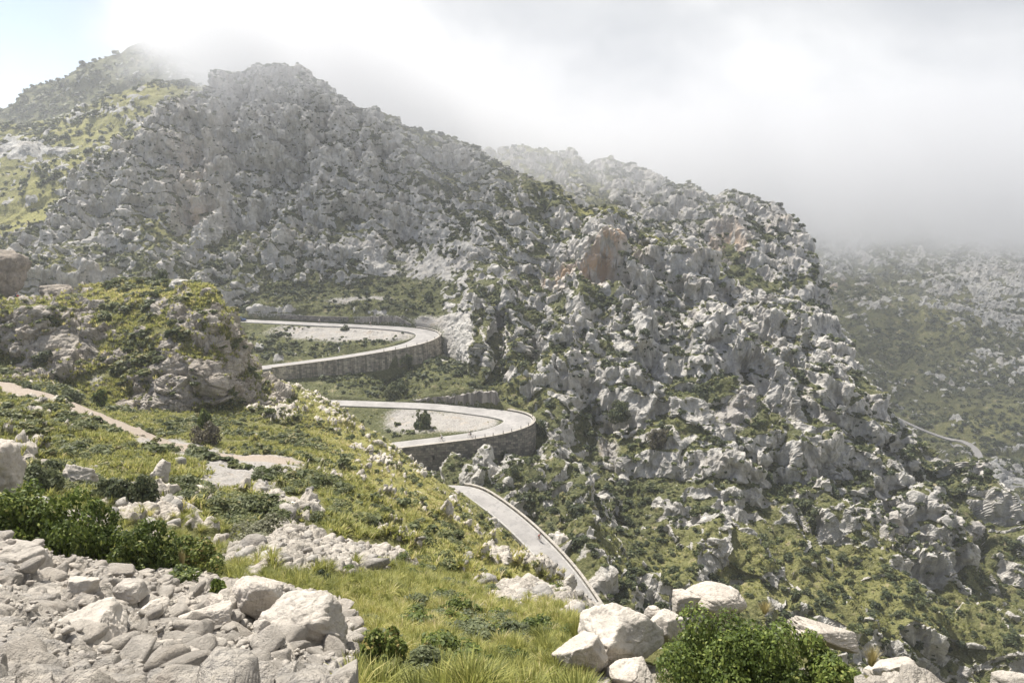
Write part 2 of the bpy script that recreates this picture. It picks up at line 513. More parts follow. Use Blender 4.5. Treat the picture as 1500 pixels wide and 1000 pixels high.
def macro_mount(P, N, qx, qy, pt):
    """Ribs, gullies and cliff bands."""
    sm = np.clip(pt['smooth'], 0, 1)
    n1 = fbm(P / 24.0, 4)
    x, y, z = P[:, 0], P[:, 1], P[:, 2]
    right = sstep(20, 70, x)                     # the ribs lean down to the right on the right-hand shoulder
    lean = 0.25 + 0.55 * right
    q = np.stack([(x + lean * z) / 21.0, (z - lean * x) / 62.0, y / 75.0], -1)
    rib = 1 - np.abs(gnoise(q + 0.35 * np.stack([n1, n1, n1], -1))) * 2.2
    q2 = np.stack([(x + lean * z) / 8.5, (z - lean * x) / 24.0, y / 30.0], -1) + 7.7
    rib2 = 1 - np.abs(gnoise(q2 + 0.5 * n1[:, None])) * 2.0
    h = (z + 0.30 * x * (0.4 + right) + 16 * n1) / 19.0
    f = h - np.floor(h)
    step = sstep(0.30, 0.62, f) - f               # ledges and risers
    h2 = (z + 0.25 * x + 7 * n1 + 3 * rib2) / 6.3
    f2 = h2 - np.floor(h2)
    step2 = sstep(0.35, 0.65, f2) - f2
    W = warp(P / 9.0, 0.45) * 9.0
    b1 = blocks(strat(W, 1 / 15., 1 / 15., 1 / 26.), 0.9)
    k = np.clip(pt['crag'] * 1.35, 0.15, 1.6)
    pt['gully'] = np.clip((rib - 0.45) * 0.8 + (rib2 - 0.45) * 0.4, -1, 0.6)
    return (8.0 * (rib - 0.45) + 3.0 * (rib2 - 0.45) - 6.0 * step - 2.6 * step2 + 2.0 * b1) * (1 - 0.85 * sm) * k + 3.5 * n1 * (1 - 0.85 * sm)

def rough_mount(P, N, qx, qy, pt):
    n1 = fbm(P / 24.0 + 50, 4); n2 = fbm(P / 9.0 + 9.1, 5); n3 = fbm(P / 2.6 + 3, 4)
    up = np.abs(N[:, 2])
    b2 = blocks(strat(warp(P / 7., 0.4) * 7., 1 / 7.0, 1 / 7.0, 1 / 12.) + 40, 0.9)
    b3 = blocks(strat(warp(P / 2.5, 0.3) * 2.5, 1 / 2.7, 1 / 2.7, 1 / 4.0) + 80, 0.9, 0.3)
    rg = ridged(strat(P, 1 / 7.0, 1 / 7.0, 1 / 13.0), 5)
    flute = np.abs(gnoise(np.stack([P[:, 0] / 1.9, P[:, 1] / 1.9, P[:, 2] / 13.0], -1) + 0.4 * n2[:, None]))
    rk = sstep(-0.26, 0.20, n1 * 0.45 + n2 * 0.65 + n3 * 0.45 + rg * 0.15 + (0.70 - up) * 1.7 + pt['rock'] * 1.2 + pt['gully'] * 0.35 - 0.12)
    sm = np.clip(pt['smooth'], 0, 1)
    rocky = 1.0 * b2 + 0.30 * b3 + 2.5 * rg + 0.12 * n3 - 1.5 * flute * np.clip(1.1 - up, 0, 1)
    rocky = rocky * (1 - sm) + (1.2 * n2 + 0.3 * b3 + 0.5 * rg + 0.25 * n3) * sm
    soil = 0.7 * n2 + 0.35 * n3 + (0.55 * b2 + 1.0 * rg) * (1 - sm)
    return soil * (1 - rk) + (rocky + 0.30) * rk, rk

def rough_far(P, N, qx, qy, pt):
    n1 = fbm(P / 80.0, 4); n2 = fbm(P / 18.0 + 9.1, 4); n3 = fbm(P / 6.0 + 2, 3)
    W = warp(P / 30., .45) * 30.
    b1 = blocks(strat(W, 1 / 38., 1 / 38., 1 / 48.), 1.0)
    b2 = blocks(strat(W, 1 / 14., 1 / 14., 1 / 17.), 0.9)
    b3 = blocks(strat(P, 1 / 5.5, 1 / 5.5, 1 / 6.5), 0.9)
    rk = sstep(-0.2, 0.2, n1 * 0.5 + n2 * 0.7 + n3 * 0.7 + b2 * .2 + b3 * .15 + pt['rock'] - 0.08)
    sm = np.clip(pt['smooth'], 0, 1)
    return (3.0 * b2 + 1.5 * b3) * (0.3 + 0.7 * rk) * (1 - sm) + 4.0 * b1 * (1 - sm) + 3 * n2 + 14 * n1, rk

def rough_hill(P, N, qx, qy, pt):
    Y = P[:, 1]
    n1 = fbm(P / 11.0, 4); n2 = fbm(P / 3.0 + 5.5, 4); n3 = fbm(P / 0.8 + 1.5, 3)
    far = sstep(14, 45, Y)
    W = warp(P / 3.0, 0.4) * 3.0
    b1 = blocks(strat(W, 1 / 5.0, 1 / 5.0, 1 / 5.5), 0.9)
    b2 = blocks(strat(W, 1 / 1.9, 1 / 1.9, 1 / 2.0) + 40, 0.9)
    b3 = blocks(strat(P, 1 / 0.75, 1 / 0.75, 1 / 0.6) + 80, 0.9)
    b4 = blocks(strat(P, 1 / 0.27, 1 / 0.27, 1 / 0.22) + 10, 0.9)
    rk = sstep(-0.12, 0.18, n1 * 0.40 + n2 * 0.65 + n3 * 0.25 * far + b2 * .15 - 0.26 + pt['rock'])
    vn = sstep(10.5, 16, Y)
    rocky = 0.9 * b1 * (0.10 + 0.15 * vn + 0.75 * far) + 0.6 * b2 * (0.12 + 0.2 * vn + 0.68 * far) + 0.24 * b3 * (0.55 + 0.45 * vn) + 0.10 * b4 * (1 - far) + 0.06 * n3
    soil = 0.30 * n2 * (0.4 + 0.6 * far) + 0.08 * n3
    return soil * (1 - rk) + (rocky + 0.02 + 0.2 * far) * rk + (0.10 + 0.15 * vn + 1.1 * far) * n1, rk

def rough_cliff(P, N, qx, qy, pt):
    n1 = fbm(P / 12.0, 4); n2 = fbm(P / 3.5 + 5.5, 4); n3 = fbm(P / 0.8, 3)
    ledge = gnoise(np.stack([P[:, 0] * 0.05, P[:, 1] * 0.05, P[:, 2] * 0.32 + n1 * 1.2], -1))
    rk = sstep(-0.2, 0.2, n2 * 0.8 + n1 * 0.5 + ledge * 0.6 + n3 * 0.35 - 0.02 + pt['rock'])
    W = warp(P / 3.0, 0.35) * 3.0
    b1 = blocks(strat(W, 1 / 7., 1 / 7., 1 / 5.), 0.9); b2 = blocks(strat(W, 1 / 2.6, 1 / 2.6, 1 / 2.1) + 40, 0.9)
    b3 = blocks(strat(P, 1 / 1.0, 1 / 1.0, 1 / 0.9) + 80, 0.9)
    sm = np.clip(pt['smooth'], 0, 1)
    d = (1.5 * b1 + 0.8 * b2 + 0.35 * b3) * (1 - 0.75 * sm) + 0.15 * n3 + ledge * 0.9
    return d * (0.35 + 0.65 * rk) + 1.2 * n1 + 0.4 * n2, rk

# ------------------------------------------------------------------ the main mountain
A_LINES = [
 [(-150,600,215),(300,600,215),(420,660,190),(560,735,158),(640,728,146),(684,718,143.5),(700,724,142),(740,746,138),(780,775,132),(812,802,126),(835,826,121),(858,855,115.5),(880,886,110),(900,940,103.5),(960,1010,100),(1100,1060,100),(1300,1100,105),(1750,1180,110)],
 [(-150,590,218),(300,590,218),(420,650,192),(500,680,168),(580,694,161.2),(640,697,162.3),(700,697,164.2),(745,682,168),(775,660,172.5),(800,662,173),(860,740,150),(900,800,136),(1000,880,125),(1100,930,122),(1300,1000,120),(1750,1120,120)],
 [(-150,560,222),(300,560,222),(420,640,195),(500,663,164.5),(570,655.5,162),(650,648,163.3),(700,641,165),(745,631.5,167.6),(770,622,171.5),(781,614,176.5),(800,640,177),(860,690,165),(900,740,150),(1000,820,140),(1200,900,131),(1400,960,130),(1750,1060,130)],
 [(-150,550,225),(300,555,225),(420,625,198),(500,657,167.5),(570,649,166),(650,640.5,167.3),(700,632,169.5),(728,622.5,173),(738,613,177.5),(781,612.5,177.2),(800,637,177.5),(860,685,165.5),(900,736,151),(1000,815,141),(1200,890,133),(1400,950,132),(1750,1050,132)],
 [(-150,535,228),(300,545,228),(420,592,196),(500,594,188),(560,595.5,186.6),(620,598,185.4),(660,602,183.5),(700,606.5,181.8),(728,610.5,179.3),(738,612,178),(781,612,177.6),(800,634,178),(860,680,166),(900,732,152),(1000,810,142),(1200,880,134),(1400,940,133),(1750,1040,133)],
 [(-150,520,230),(300,540,230),(420,585.5,200),(495,587,193.5),(560,588.5,192),(620,590.5,191),(660,593.5,190),(700,598,188),(735,602.5,185.5),(765,608,182),(783,611.5,178.5),(810,628,181),(860,675,168),(900,726,154),(1000,800,144),(1200,870,136),(1400,930,135),(1750,1030,135)],
 [(-150,500,232),(300,520,232),(420,575,203),(495,580,194.5),(590,584,192.8),(640,577,191.8),(680,567,191.2),(712,561,190.5),(722,575,188.8),(760,592,187.2),(790,604,185),(820,620,183),(870,670,173),(920,720,158),(1000,780,150),(1200,850,143),(1400,920,142),(1750,1020,140)],
 [(-150,480,235),(300,500,232),(380,552,212.2),(420,550,212.4),(460,549,213.6),(520,546,215.5),(580,539,219),(620,529,227),(642,512,238),(660,524,236),(690,540,215),(705,548,200),(714,548,214),(735,556,214),(760,556,207),(800,566,200),(860,600,187),(920,650,175),(1000,720,163),(1200,800,155),(1400,880,152),(1750,980,150)],
 [(-150,470,238),(300,490,235),(380,541,211.5),(420,536.5,212.2),(460,531.5,213.6),(520,522.5,216),(580,512,220),(612,502.5,227),(634,495,233),(641,490.5,237.5),(660,498,238),(690,500,222),(706,500,206),(715,503,222),(740,506,226),(760,508,217),(800,515,211),(860,540,203),(920,590,190),(1000,650,177),(1200,740,167),(1400,830,162),(1750,940,160)],
 [(-150,465,240),(300,488,238),(380,536,216.5),(420,531.5,216.8),(460,526.5,218.2),(520,517.5,220.5),(580,506,225.5),(602,499,230.5),(609,492,237),(641,490,238.5),(660,488,240),(690,485,226),(706,485,211),(716,487,228),(740,490,230),(760,500,218),(800,505,213),(860,530,206),(920,580,193),(1000,640,180),(1200,730,169),(1400,825,163),(1750,935,161)],
 [(-150,455,242),(300,474,248),(360,474.5,251),(450,478.5,250),(540,482.5,246.5),(580,486,243.3),(600,489,240.5),(609,490.5,238.5),(641,489.5,239.3),(660,480,242),(690,475,230),(706,472,216),(718,474,232),(740,478,233),(760,490,221),(800,490,218),(860,515,211),(920,565,197),(1000,625,183),(1200,720,171),(1400,820,164),(1750,930,162)],
 [(-150,448,246),(300,464,262),(360,466.5,259),(450,471,257),(540,475,253.6),(600,479,249.8),(630,484.5,244.5),(643,489,240.5),(675,472,245),(690,465,235),(710,460,222),(720,462,236),(740,466,235),(760,478,225),(800,470,224),(860,490,218),(920,535,204),(1000,595,189),(1200,700,175),(1400,805,167),(1750,915,165)],
 [(-150,440,248),(300,458,263.5),(400,460,260),(480,463,258),(540,463,254.8),(600,461,251.5),(628,464,248.5),(645,472,245.5),(675,460,246.5),(690,450,237),(712,442,226),(735,447,238),(760,455,232),(800,442,232),(860,455,228),(920,500,212),(1000,560,196),(1060,610,190),(1200,680,179),(1400,780,172),(1750,900,170)],
 [(-150,420,260),(0,412,262),(200,410,268),(350,425,275),(450,430,280),(540,418,285),(620,428,272),(660,428,262),(700,415,258),(730,415,256),(760,412,258),(800,418,250),(860,418,246),(920,445,236),(1000,480,218),(1100,560,203),(1200,630,190),(1400,740,181),(1750,860,180)],
 [(-150,405,275),(0,390,280),(100,390,285),(250,380,292),(350,385,298),(450,370,305),(560,404,291),(600,412,286),(640,402,280),(700,372,283),(800,372,258),(860,362,260),(920,385,254),(1000,400,240),(1060,430,232),(1100,480,222),(1200,570,201),(1300,620,193),(1400,700,188),(1750,830,187)],
 [(-150,400,290),(0,372,300),(80,350,310),(150,330,315),(250,330,322),(350,310,330),(450,300,335),(600,330,322),(700,310,312),(800,320,285),(880,330,275),(960,365,256),(1020,400,246),(1060,425,238),(1100,450,232),(1180,500,216),(1250,560,205),(1350,660,196),(1500,760,190),(1750,880,190)],
 [(-150,395,300),(0,352,312),(70,322,325),(90,258,345),(130,232,352),(170,215,358),(240,175,370),(265,150,380),(300,130,390),(340,100,398),(365,91,400),(440,93,400),(480,120,392),(560,165,380),(640,198,366),(700,218,352),(740,242,342),(775,260,325),(860,303,298),(960,343,264),(1010,375,254),(1060,410,245),(1100,440,238),(1180,485,222),(1250,545,210),(1350,645,200),(1440,712,195),(1500,752,193),(1750,900,195)],
]
def paint_mount(qx, qy, P, N):
    rock = ell(qx, qy, [(400,210,150,90,.30),(170,330,90,60,.15),(662,490,40,80,.55,-8),(600,380,90,30,.35),(880,395,95,40,.35),(1040,450,80,70,.3),(960,560,90,60,.22),(1330,790,70,65,.30),
        (1130,560,110,70,.15),(930,680,60,40,.3),(1230,620,80,80,.12),(700,330,80,40,.1),(110,410,50,22,-.10),
        (520,435,130,24,-.7),(480,565,120,26,-.8),(600,560,90,30,-.6),(770,555,50,34,-.55),(870,455,48,14,-.6),(640,250,80,26,-.30,35),(480,330,70,30,-.25),(230,345,60,40,-.25),
        (1100,850,180,70,-.08),(1380,950,160,70,-.22),(1440,800,50,120,-.40),(1020,585,42,26,-.9),(1110,636,32,20,-.9),(830,850,60,60,-.15),(920,790,90,50,-.1),(300,400,140,22,-.25),
        (790,300,30,20,-.5),(980,900,90,60,-.15),(1180,720,140,40,-.10,40),(1280,900,90,40,-.2),(830,640,50,30,-.15),(1200,400,20,30,.2)])
    yellow = ell(qx, qy, [(860,305,70,10,.8,22),(230,340,70,40,.5),(640,240,80,25,.45,35),(1150,850,260,110,.22),(1300,920,200,90,.25),(770,560,50,40,.3),(110,410,70,25,.45),(940,640,60,40,.2),(960,345,30,12,.6,30),(960,850,200,60,.15)])
    scree = ell(qx, qy, [(890,635,26,26,.8),(1062,628,34,24,.9),(1440,768,16,10,.9,40),(480,488,110,12,.85),(560,493,40,8,.8),(690,618,44,13,1.0),(610,622,60,16,.8),(600,603,50,10,.5),(1045,700,8,30,.5),(500,440,40,7,.6),(560,440,30,6,.5),(620,470,20,8,.6),(655,505,34,62,.42,-8),(612,398,76,28,.42),(700,385,50,20,.25),(660,440,34,30,.12),(560,365,50,22,.3)])
    stain = ell(qx, qy, [(812,408,24,12,1.2),(882,392,38,15,1.3,-35),(845,412,40,18,.8),(1065,340,26,18,.6),(1075,360,20,16,.6),(290,310,34,16,.55),(1300,790,14,22,.45),(280,250,40,50,.3),(600,590,30,10,.3)])
    smooth = ell(qx, qy, [(610,398,74,30,.8),(662,490,42,80,.8,-8),(480,490,120,16,1),(690,618,50,14,1),(500,435,120,20,.6),(480,565,120,24,.6),(735,500,22,45,.5),(540,625,70,30,1),(690,625,60,22,.8),(600,625,60,26,.8)])
    crag = .75 + ell(qx, qy, [(560,165,70,24,-.45,25),(640,198,60,20,-.4,15),(710,222,60,20,-.45,25),(775,258,50,18,-.4,30),(860,303,70,18,-.45,22),(960,345,60,16,-.4,25),(480,120,50,20,-.35,30),(700,320,110,70,-.35),(1000,480,140,120,.35),(1320,790,90,90,.4),(890,395,80,40,.3),(380,210,130,90,.25),(400,92,110,30,-.6),(1150,880,200,80,-.3),(500,430,160,30,-.5),(480,560,160,40,-.5),(540,625,90,34,-1),(680,620,70,26,-1),(480,490,140,24,-1),(660,490,40,76,-.6),(612,398,76,30,-.6),(250,350,100,30,-.2)])
    return dict(rock=rock, yellow=yellow, scree=scree, stain=stain, smooth=smooth, crag=crag)
ROADS = [UPPER, LOWER, DOWN]
sheet('mountain', M_MOUNT, A_LINES, -150, 1640, 1.55, 1.45, rough_mount, paint_mount, ROADS, smooth=5, blur=3, macro=macro_mount, skirt=(9, 16))

# the ridge behind it, whose top goes into the cloud
B_LINES = [
 [(400,330,372),(600,330,352),(740,345,340),(860,335,325),(960,375,288),(1060,435,262),(1100,475,250),(1180,525,234),(1250,585,219),(1340,665,208),(1420,725,203)],
 [(400,300,390),(600,300,375),(740,315,360),(860,300,350),(960,335,318),(1060,390,290),(1075,372,300),(1100,400,285),(1180,470,262),(1250,565,235),(1340,655,216),(1420,712,210)],
 [(400,250,430),(600,250,410),(740,260,395),(860,262,385),(960,290,352),(1060,330,320),(1100,325,318),(1180,390,292),(1225,490,265),(1250,552,252),(1340,645,220),(1420,706,212)],
 [(400,215,470),(600,216,445),(700,220,430),(800,222,418),(860,222,410),(910,236,400),(980,271,378),(1040,281,358),(1090,287,342),(1140,311,326),(1180,350,310),(1200,400,298),(1222,470,280),(1270,560,255),(1340,640,225),(1420,702,214)],
]
def paint_b(qx, qy, P, N):
    z = np.zeros(qx.shape, f32)
    rock = .12 + ell(qx, qy, [(1120,340,70,40,.2),(830,250,70,30,-.35),(1078,395,18,26,-.9),(1150,470,50,60,.1),(940,285,50,20,-.1)])
    yellow = ell(qx, qy, [(780,255,90,30,.75),(880,285,60,20,.4),(700,230,60,30,.6)])
    stain = ell(qx, qy, [(1060,345,26,14,.7),(1078,362,18,16,.7),(1140,330,20,8,.3)])
    return dict(rock=rock, yellow=yellow, scree=z, stain=stain, smooth=z, crag=z + .50)
sheet('mountain_ridge', M_MOUNT, B_LINES, 400, 1420, 1.55, 1.45, rough_mount, paint_b, smooth=5, macro=macro_mount)

# the mountain across the valley and the valley floor
C_LINES = [
 [(1000,690,330),(1250,690,330),(1340,700,350),(1420,740,330),(1500,780,310),(1800,900,280)],
 [(1000,640,400),(1250,650,410),(1340,650,425),(1420,672,400),(1500,690,380),(1800,720,360)],
 [(1000,590,480),(1250,605,500),(1340,612,520),(1400,625,500),(1500,630,480),(1800,630,480)],
 [(1000,530,560),(1250,550,580),(1340,560,600),(1500,560,580),(1800,550,570)],
 [(1000,440,660),(1250,460,690),(1500,460,690),(1800,430,680)],
 [(1000,350,760),(1250,370,820),(1500,370,850),(1800,330,850)],
 [(1000,240,880),(1250,250,960),(1500,230,1000),(1800,200,1000)],
]
def paint_c(qx, qy, P, N):
    z = np.zeros(qx.shape, f32)
    rock = -.12 + ell(qx, qy, [(1350,490,90,60,-.30),(1440,620,90,40,-.6),(1300,560,60,60,-.15),(1480,440,90,70,.25),(1250,390,60,40,.12),(1480,690,40,30,.5),(1390,380,80,40,.1)])
    yellow = ell(qx, qy, [(1370,470,70,40,.35),(1440,630,80,30,.3)])
    stain = ell(qx, qy, [(1228,420,14,6,1.0)])
    return dict(rock=rock, yellow=yellow, scree=z, stain=stain, smooth=z)
sheet('far_mountain', M_FAR, C_LINES, 1000, 1800, 1.8, 1.6, rough_far, paint_c, [FARROAD], smooth=31, blur=6)

# grassy slopes left of the summit, and the blue peak behind them
D_LINES = [
 [(-200,420,300),(0,385,310),(100,345,330),(200,300,365),(300,210,415),(420,160,445)],
 [(-200,330,370),(0,315,385),(80,270,400),(150,235,425),(250,190,450),(420,150,470)],
 [(-200,260,450),(0,240,465),(100,222,475),(160,190,495),(250,150,515),(420,135,525)],
 [(-200,200,560),(0,178,570),(90,163,580),(160,137,590),(235,113,600),(290,122,600),(360,150,600),(420,170,600)],
]
def paint_d(qx, qy, P, N):
    z = np.zeros(qx.shape, f32)
    rock = -.36 + ell(qx, qy, [(70,225,90,18,.35),(190,180,40,14,.4),(20,230,50,14,.3),(140,130,60,14,.2)])
    yellow = .45 + ell(qx, qy, [(100,290,160,30,.5,-25),(60,200,90,14,.4),(200,150,80,16,.35,-30)])
    return dict(rock=rock, yellow=yellow, scree=z, stain=z, smooth=z + .35)
sheet('grassy_hill', M_FAR, D_LINES, -200, 420, 1.8, 1.6, rough_far, paint_d, smooth=31, blur=6)
E_LINES = [
 [(-200,300,640),(520,320,640)],
 [(-200,240,720),(0,215,730),(150,170,740),(420,190,740),(520,250,740)],
 [(-200,185,820),(-60,165,820),(0,157,820),(28,150,820),(40,129,825),(95,113,830),(118,90,835),(160,72,840),(200,55,845),(225,40,850),(280,42,850),(350,85,850),(420,130,850),(520,190,850)],
]
def paint_e(qx, qy, P, N):
    z = np.zeros(qx.shape, f32)
    return dict(rock=z - .42, yellow=z, scree=z, stain=z, smooth=z + .3)
sheet('distant_peak', M_FAR, E_LINES, -200, 520, 1.8, 1.8, rough_far, paint_e, smooth=7, blur=3)

# the near hillside
F_LINES = [
 [(-300,1060,2.2),(1800,1060,2.2)],
 [(-300,1000,5),(0,1000,5),(500,1020,6),(700,1010,7),(900,1050,7.5),(1250,1060,7),(1500,1070,7),(1800,1080,7)],
 [(-300,785,9),(0,812,9),(130,850,9.5),(300,880,10),(420,905,10),(500,950,9.5),(560,948,9.5),(700,958,9.5),(820,975,9.3),(880,965,10.5),(980,945,11),(1040,925,11.5),(1100,935,11),(1180,960,10),(1260,990,9.5),(1330,1008,9.3),(1500,1030,9),(1800,1060,9)],
 [(-300,800,13),(0,812,13),(130,835,14),(250,845,14.5),(330,850,15),(400,830,16),(500,840,17),(560,865,15),(650,890,14.5),(760,905,14.5),(840,905,15),(880,930,15),(1000,980,15),(1250,1050,15),(1800,1150,15)],
 [(-300,720,22),(0,745,22),(100,770,22),(200,790,22),(330,800,22),(420,800,22),(500,800,26),(560,815,25),(650,850,24),(740,875,23),(800,880,23),(850,890,21),(900,960,22),(1000,1040,25),(1800,1300,25)],
 [(-300,690,32),(0,690,32),(100,700,32),(250,730,31),(330,745,32),(420,760,33),(500,765,36),(600,790,42),(700,835,42),(780,865,38),(850,905,34),(900,990,35),(1000,1070,38),(1800,1400,38)],
 [(-300,640,50),(0,620,52),(100,635,52),(200,665,50),(300,690,50),(430,690,55),(520,700,62),(620,740,68),(720,800,68),(790,845,66),(850,910,62),(900,1000,60),(1000,1100,60),(1800,1400,60)],
 [(-300,590,75),(0,590,75),(60,590,74),(150,615,72),(250,645,72),(350,655,76),(440,640,88),(530,670,93),(630,715,96),(720,775,96),(790,832,92),(850,905,85),(900,1000,80),(1000,1100,80),(1800,1350,80)],
 [(-300,560,98),(0,556,98),(100,572,98),(170,598,98),(250,605,98),(330,603,102),(400,590,115),(450,590,122),(530,635,122),(620,695,121),(680,740,118),(740,790,112),(790,838,106),(850,910,97),(900,1000,92),(1000,1100,90),(1800,1300,90)],
 [(-300,545,120),(0,545,120),(170,585,122),(330,585,128),(380,541,150),(430,566,150),(500,601,146),(560,641,142),(600,673,140.5),(650,707,141),(678,719,139),(700,736,133.5),(735,774,126),(770,808,119.5),(800,846,112.5),(828,886,106),(860,940,100),(900,1010,95),(1000,1100,93),(1800,1300,95)],
 [(-300,600,150),(380,600,175),(500,680,165),(600,735,155),(660,728,147),(684,720,142),(700,726,140),(740,748,136.5),(780,778,130.5),(812,805,124.5),(858,860,114),(880,892,108.5),(900,945,102),(1000,1100,96),(1800,1310,98)],
]
def paint_f(qx, qy, P, N):
    Y = P[:, 1]
    nearleft = (1 - sstep(11.5, 13.5, Y)) * (1 - sstep(480, 540, qx))
    rock = ell(qx, qy, [(60,690,60,30,.2),(220,730,80,40,.35),(420,750,40,40,.3),(430,815,110,32,.75),(540,825,60,18,.4),(620,715,80,34,-.10,40),(720,780,70,34,-.08,45),(760,885,60,16,.5),(860,895,30,10,.6),(400,600,40,30,.25),
           (560,690,60,40,.06),(300,620,100,30,-.3),(120,720,60,20,-.2),(480,740,60,30,-.25),(310,676,110,26,-.8),(640,870,80,24,-.2),(30,670,30,25,.3)]) 
    rock = rock * sstep(11, 14, Y) + nearleft * 0.9 + (1 - sstep(12.5, 14, Y)) * sstep(840, 900, qx) * .15 - (1 - sstep(11, 14, Y)) * sstep(500, 560, qx) * (1 - sstep(800, 860, qx)) * .35
    yellow = .30 + ell(qx, qy, [(560,680,120,40,.4,40),(650,760,120,40,.35,40),(760,830,60,40,.4),(620,920,150,60,.55),(480,620,60,30,.35,40),(700,900,200,40,.3),(250,720,200,40,.1)])
    scree = ell(qx, qy, [(300,672,80,20,1.3,12),(240,655,40,16,1.0),(390,688,50,12,1.1),(350,708,70,12,.8),(470,800,50,12,.3)]) * sstep(30, 45, Y) + nearleft * .45
    z = np.zeros(qx.shape, f32)
    return dict(rock=rock, yellow=yellow, scree=scree, stain=z, smooth=z)
sheet('hillside', M_HILL, F_LINES, -300, 1800, 1.55, 1.35, rough_hill, paint_f, [DOWN], back=(50, 30), smooth=9, blur=4, near_row=True, path=PATH, smooth_shade=True)

# its coarser continuation outside the frame
for k_, a_, b_ in (('flank_west', -1500, -300), ('flank_east', 1800, 3000)):
    sheet('hillside', M_HILL, F_LINES, a_, b_, 6.0, 5.0, rough_hill, paint_f, back=(50, 30), smooth=3, blur=2, near_row=True, smooth_shade=True, key=k_)

# the outcrop the upper road runs behind
G_LINES = [
 [(-300,575,95),(0,572,97),(100,592,97),(170,614,97),(250,618,97),(330,614,100),(390,602,112),(430,605,120),(480,640,124)],
 [(-300,530,110),(0,540,110),(60,550,109),(150,588,102),(220,606,98.5),(280,602,98.5),(330,590,102),(380,572,115),(420,580,123),(480,640,125)],
 [(-300,480,113),(0,500,112.5),(60,490,112),(120,510,114),(180,552,108),(250,575,100.5),(320,560,102),(365,555,115),(400,567,126),(480,642,127)],
 [(-300,455,115),(0,465,115),(60,458,115),(110,468,119),(180,490,115),(250,500,108),(312,480,108),(342,492,114),(372,545,127),(480,645,130)],
 [(-300,446,122),(0,446,123),(85,446,125),(130,440,127),(200,435,126),(250,436,120),(300,436,114),(327,446,117),(348,497,124),(380,555,136),(480,650,134)],
 [(-300,442,133),(0,440.5,135),(60,439,137),(95,437,140),(130,422,142),(210,410,142),(250,410,137),(280,406,130),(305,413,125),(328,442,126),(350,495,132),(388,568,144),(480,655,140)],
]
def paint_g(qx, qy, P, N):
    rock = ell(qx, qy, [(60,500,90,34,.35),(300,560,80,40,.2),(270,425,22,14,.5),(180,530,60,40,-.08),(200,425,90,14,-.55),(330,480,30,30,.1),(400,580,40,30,.25),(230,600,80,16,.3)])
    yellow = .28 + ell(qx, qy, [(200,430,120,20,.5),(250,520,90,50,.15),(30,372,40,10,.5),(400,560,30,40,.3)])
    scree = ell(qx, qy, [(140,560,22,26,.6,30),(185,490,24,16,.4)])
    smooth = ell(qx, qy, [(60,510,80,30,.6)])
    return dict(rock=rock, yellow=yellow, scree=scree, stain=np.zeros(qx.shape, f32), smooth=smooth)
sheet('rocky_outcrop', M_CLIFF, G_LINES, -300, 480, 1.4, 1.3, rough_cliff, paint_g, [LEFT, UPPER], back=(30, 22), smooth=9, blur=4)

def hit(names, px, py, tol=3.0):
    """Frontmost land vertex seen at a photo pixel: (position, normal)."""
    best = None
    for nm in names:
        S = SHEETS[nm]
        m = (np.abs(S['px'] - px) < tol) & (np.abs(S['py'] - py) < tol) & (S['P'][..., 1] > 0.5)
        if m.any():
            P = S['P'][m]; k = P[:, 1].argmin()
            if best is None or P[k, 1] < best[0][1]:
                best = (P[k].copy(), S['N'][m][k])
    if best is None:
        return hit(names, px, py, tol * 2) if tol < 60 else (unproj(px, py, 20.0), np.array([0, 0, 1.0]))
    return best
# ------------------------------------------------------------------ road surfaces, walls, posts
def asphalt():
    m, nt, b = new_mat('worn_asphalt', 0.9, 0.2)
    pos = worldpos(nt)
    a = nt.noise(pos, 0.25, 5, 0.6); f = nt.noise(pos, 9.0, 5, 0.7); p = nt.noise(pos, 0.9, 4, 0.6, 0.6)
    c = nt.ramp(a, [(0.35, (0.225, 0.215, 0.205)), (0.65, (0.305, 0.29, 0.275))])
    c = nt.mix(nt.maprange(p, 0.52, 0.62, 0, 0.5), c, (0.17, 0.165, 0.16))
    c = nt.mix(nt.maprange(f, 0.5, 0.75, 0, 0.3), c, (0.20, 0.19, 0.185))
    nt.link(c, b.inputs['Base Color']); nt.link(nt.bump(f, 0.01), b.inputs['Normal'])
    return m
M_ROAD = asphalt()
M_LINE = plain('road_paint', (0.38, 0.37, 0.34), 0.8, 0, 0.25, 1.5)
M_COPE = plain('parapet_stone', (0.30, 0.275, 0.24), 0.9, 0, 0.25, 2.0)

